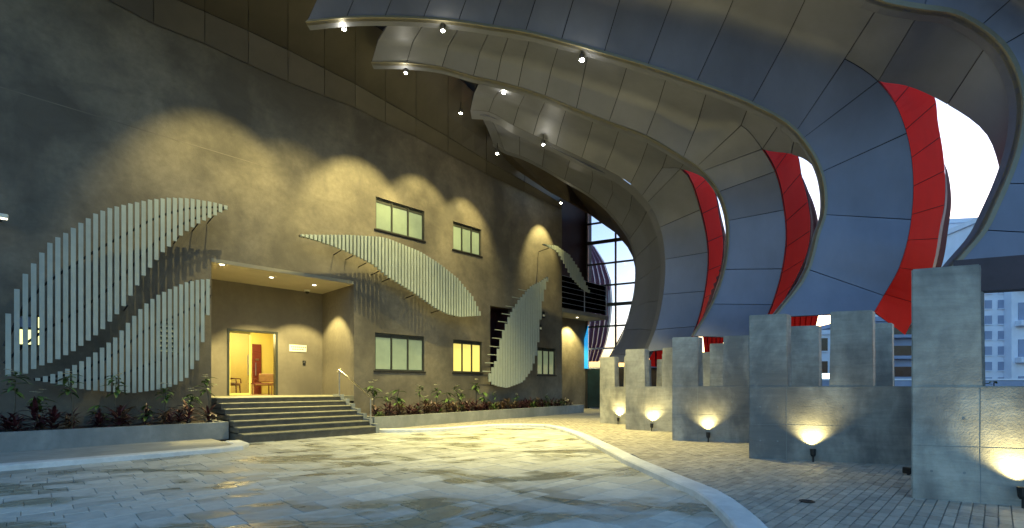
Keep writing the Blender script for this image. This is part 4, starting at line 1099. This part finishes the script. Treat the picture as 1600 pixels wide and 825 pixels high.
for i, (bl, br, zt, ld_, segs, lab, rx, sh, beam) in enumerate(wallspec):
    a, d, ct = merlon_wall(bl, br, zt, ld_, segs, lab, rx)
    merlon_wall(bl, br, zt-.02, ld_-.02, segs, 'rear wall of the same kind standing behind the '+lab.split(' concrete')[0].replace('nearest blue grey', 'nearest blue grey')+' concrete wall', rx, sh, rear=True, beam=beam)
    # ground spike uplight in front of the wall
    nrm = Vector((d.y, -d.x, 0))
    t = ct(stake_px[i][0]); p = a+d*t+nrm*.12; p.z = 0
    t_ = empty('uplight', p, math.atan2(d.y, d.x), 'small black spike uplight glowing at the foot of the '+lab.split(' at ')[0].split(' with ')[0].split(' of ')[0].split(' along ')[0].split(' beside ')[0], 'uplight', 'uplights at the concrete walls')
    MB().tube([(0, 0, -.02), (0, 0, .12)], .016, 6).build('spike', M['lamp_body'], t_)
    MB().lathe([(.03, .10), (.045, .13), (.05, .23), (.056, .24)], 12, (0, .0, 0), (0, .08, 1)).build('head', M['lamp_body'], t_)
    MB().lathe([(.0, .238), (.04, .236), (.046, .232)], 10, (0, 0, 0), (0, .08, 1)).build('lens', M['stake_lens'], t_)
    spot('uplight_lamp', (0, .02, .26), (0, .06, 1), LAMP['stake'], 122, 1.0, (1, .83, .36), .03, parent=t_)
# drain ring in the pavement, dark fitting at the nearest wall's foot
p = ground(1261, 784)
t_ = empty('ground_light', p, 0, 'round dark unlit light set flush into the brick footpath', 'ground light')
MB().lathe([(.085, .004), (.085, .012), (.065, .014), (.06, .006), (.0, .005)], 20).build('ring', M['dark_steel'], t_)
MB().lathe([(.0, .0055), (.055, .0052), (.058, .002)], 16).build('glass_disc', M['brick'], t_)
p = ground(1419, 742)
t_ = empty('junction_box', p, R(20), 'small black box low beside the left foot of the nearest wall', 'box')
MB().bbox(-.05, .05, -.06, .06, .02, .12, .01).build('housing', M['lamp_body'], t_)
MB().tube([(0, 0, -.01), (0, 0, .03)], .02, 6).build('foot', M['lamp_body'], t_)

# ------------------------------------------------------------------ buildings beyond the ribs
def block(name, x0, x1, y, dep, h, floors, bays, lab, m_, wm, band=False, lit=None):
    t_ = empty(name, ((x0+x1)/2, y, 0), R(-8), lab, 'building'); w2 = (x1-x0)/2
    MB().box(-w2, w2, 0, dep, -.14, h).build('walls', M[m_], t_)
    MB().box(-w2-.15, w2+.15, -.15, dep+.15, h+.003, h+.35).build('parapet', M[m_], t_)
    fh = h/floors
    for f in range(floors):
        if band:
            MB().box(-w2+.4, w2-.4, -.06, .05, fh*f+fh*.35, fh*f+fh*.82).build('window_band', M[wm], t_)
            MB().bbox(-w2+.2, w2-.2, -.5, -.004, fh*f+fh*.18, fh*f+fh*.33, .02).build('balcony_edge', M[m_], t_)
        else:
            for b in range(bays):
                xc = lerp(-w2, w2, (b+.5)/bays); ww = (x1-x0)/bays*.26
                fo = MB().box(xc-ww, xc+ww, -.05, .04, fh*f+fh*.3, fh*f+fh*.85).build('window', M[wm], t_)
                MB().box(xc-ww-.05, xc+ww+.05, -.1, -.052, fh*f+fh*.24, fh*f+fh*.295).build('sill', M[m_], fo)
    return t_
def X(px, Y): return (px-CX)/FPX*Y
apt = block('apartment_block', X(1537, 34), X(1592, 34), 34, 9, 13.0, 12, 3, 'pale blue white slab block with a ladder of small windows right of the nearest merlon', 'far_white', 'far_grey')
block('apartment_block', X(1440, 40), X(1530, 40), 40, 12, 14.8, 5, 4, 'flat roofed pale block rising behind the widest red slit', 'far_white', 'far_glass', band=True)
block('apartment_block', X(1588, 33), X(1700, 33), 33.0, 9, 12.6, 5, 4, 'balconied block behind the right edge of the nearest wall', 'far_white', 'far_grey', band=True)
block('apartment_block', X(1345, 36), X(1452, 36), 36, 10, 6.2, 4, 4, 'low dark block with pale floor bands behind the second nearest wall', 'far_grey', 'far_glass', band=True)
block('apartment_block', X(1240, 38), X(1298, 38), 38, 8, 5.4, 3, 2, 'small white house front seen in the first gap of the second nearest wall', 'far_white', 'far_glass')
bw = empty('boundary_wall', (3.2, 31.6, 0), R(-4), 'long low grey boundary wall across the far side behind the concrete walls', 'wall')
MB().box(0, 30, 0, .25, -.14, 1.75).build('panel', M['far_grey'], bw)
MB().box(-.05, 30.05, -.05, .3, 1.752, 1.85).build('coping', M['far_white'], bw)
for q in range(9): MB().box(.2+q*3.6, .5+q*3.6, -.08, -.002, -.14, 1.75).build('pier', M['far_grey'], bw)
p = at(1288, 597, 31)
t_ = empty('light_box', (p.x, p.y, 0), 0, 'bright lit sign box on a post seen through the second nearest wall', 'sign')
MB().tube([(0, 0, -.14), (0, 0, 1.2)], .05, 6).build('post', M['dark_steel'], t_)
MB().bbox(-.32, .32, -.1, .1, 1.1, 2.2, .02).build('light_face', M['far_lit'], t_)
# leafy plant showing above the ledge of the nearest wall
p = at(1553, 603, 7.6)
t_ = empty('shrub', (p.x, p.y, 0), 0, 'dark leafy plant tip showing above the ledge of the nearest wall', 'plant')
m = MB(); r2 = random.Random(5)
for k in range(26):
    an = 2.4*k; el = r2.uniform(-.1, 1.1); zz = r2.uniform(.9, 1.45)
    blade(m, (r2.uniform(-.05, .05), r2.uniform(-.05, .05), zz), (math.cos(an)*math.cos(el), math.sin(an)*math.cos(el), math.sin(el)), r2.uniform(.14, .24), r2.uniform(.03, .045), r2.uniform(.4, 1.2))
m.build('foliage', M['leaf'], t_, fix=False)
MB().tube([(0, 0, -.05), (.02, .01, .8), (0, 0, 1.45)], [.02, .015, .008], 6).build('stem', M['stem'], t_)
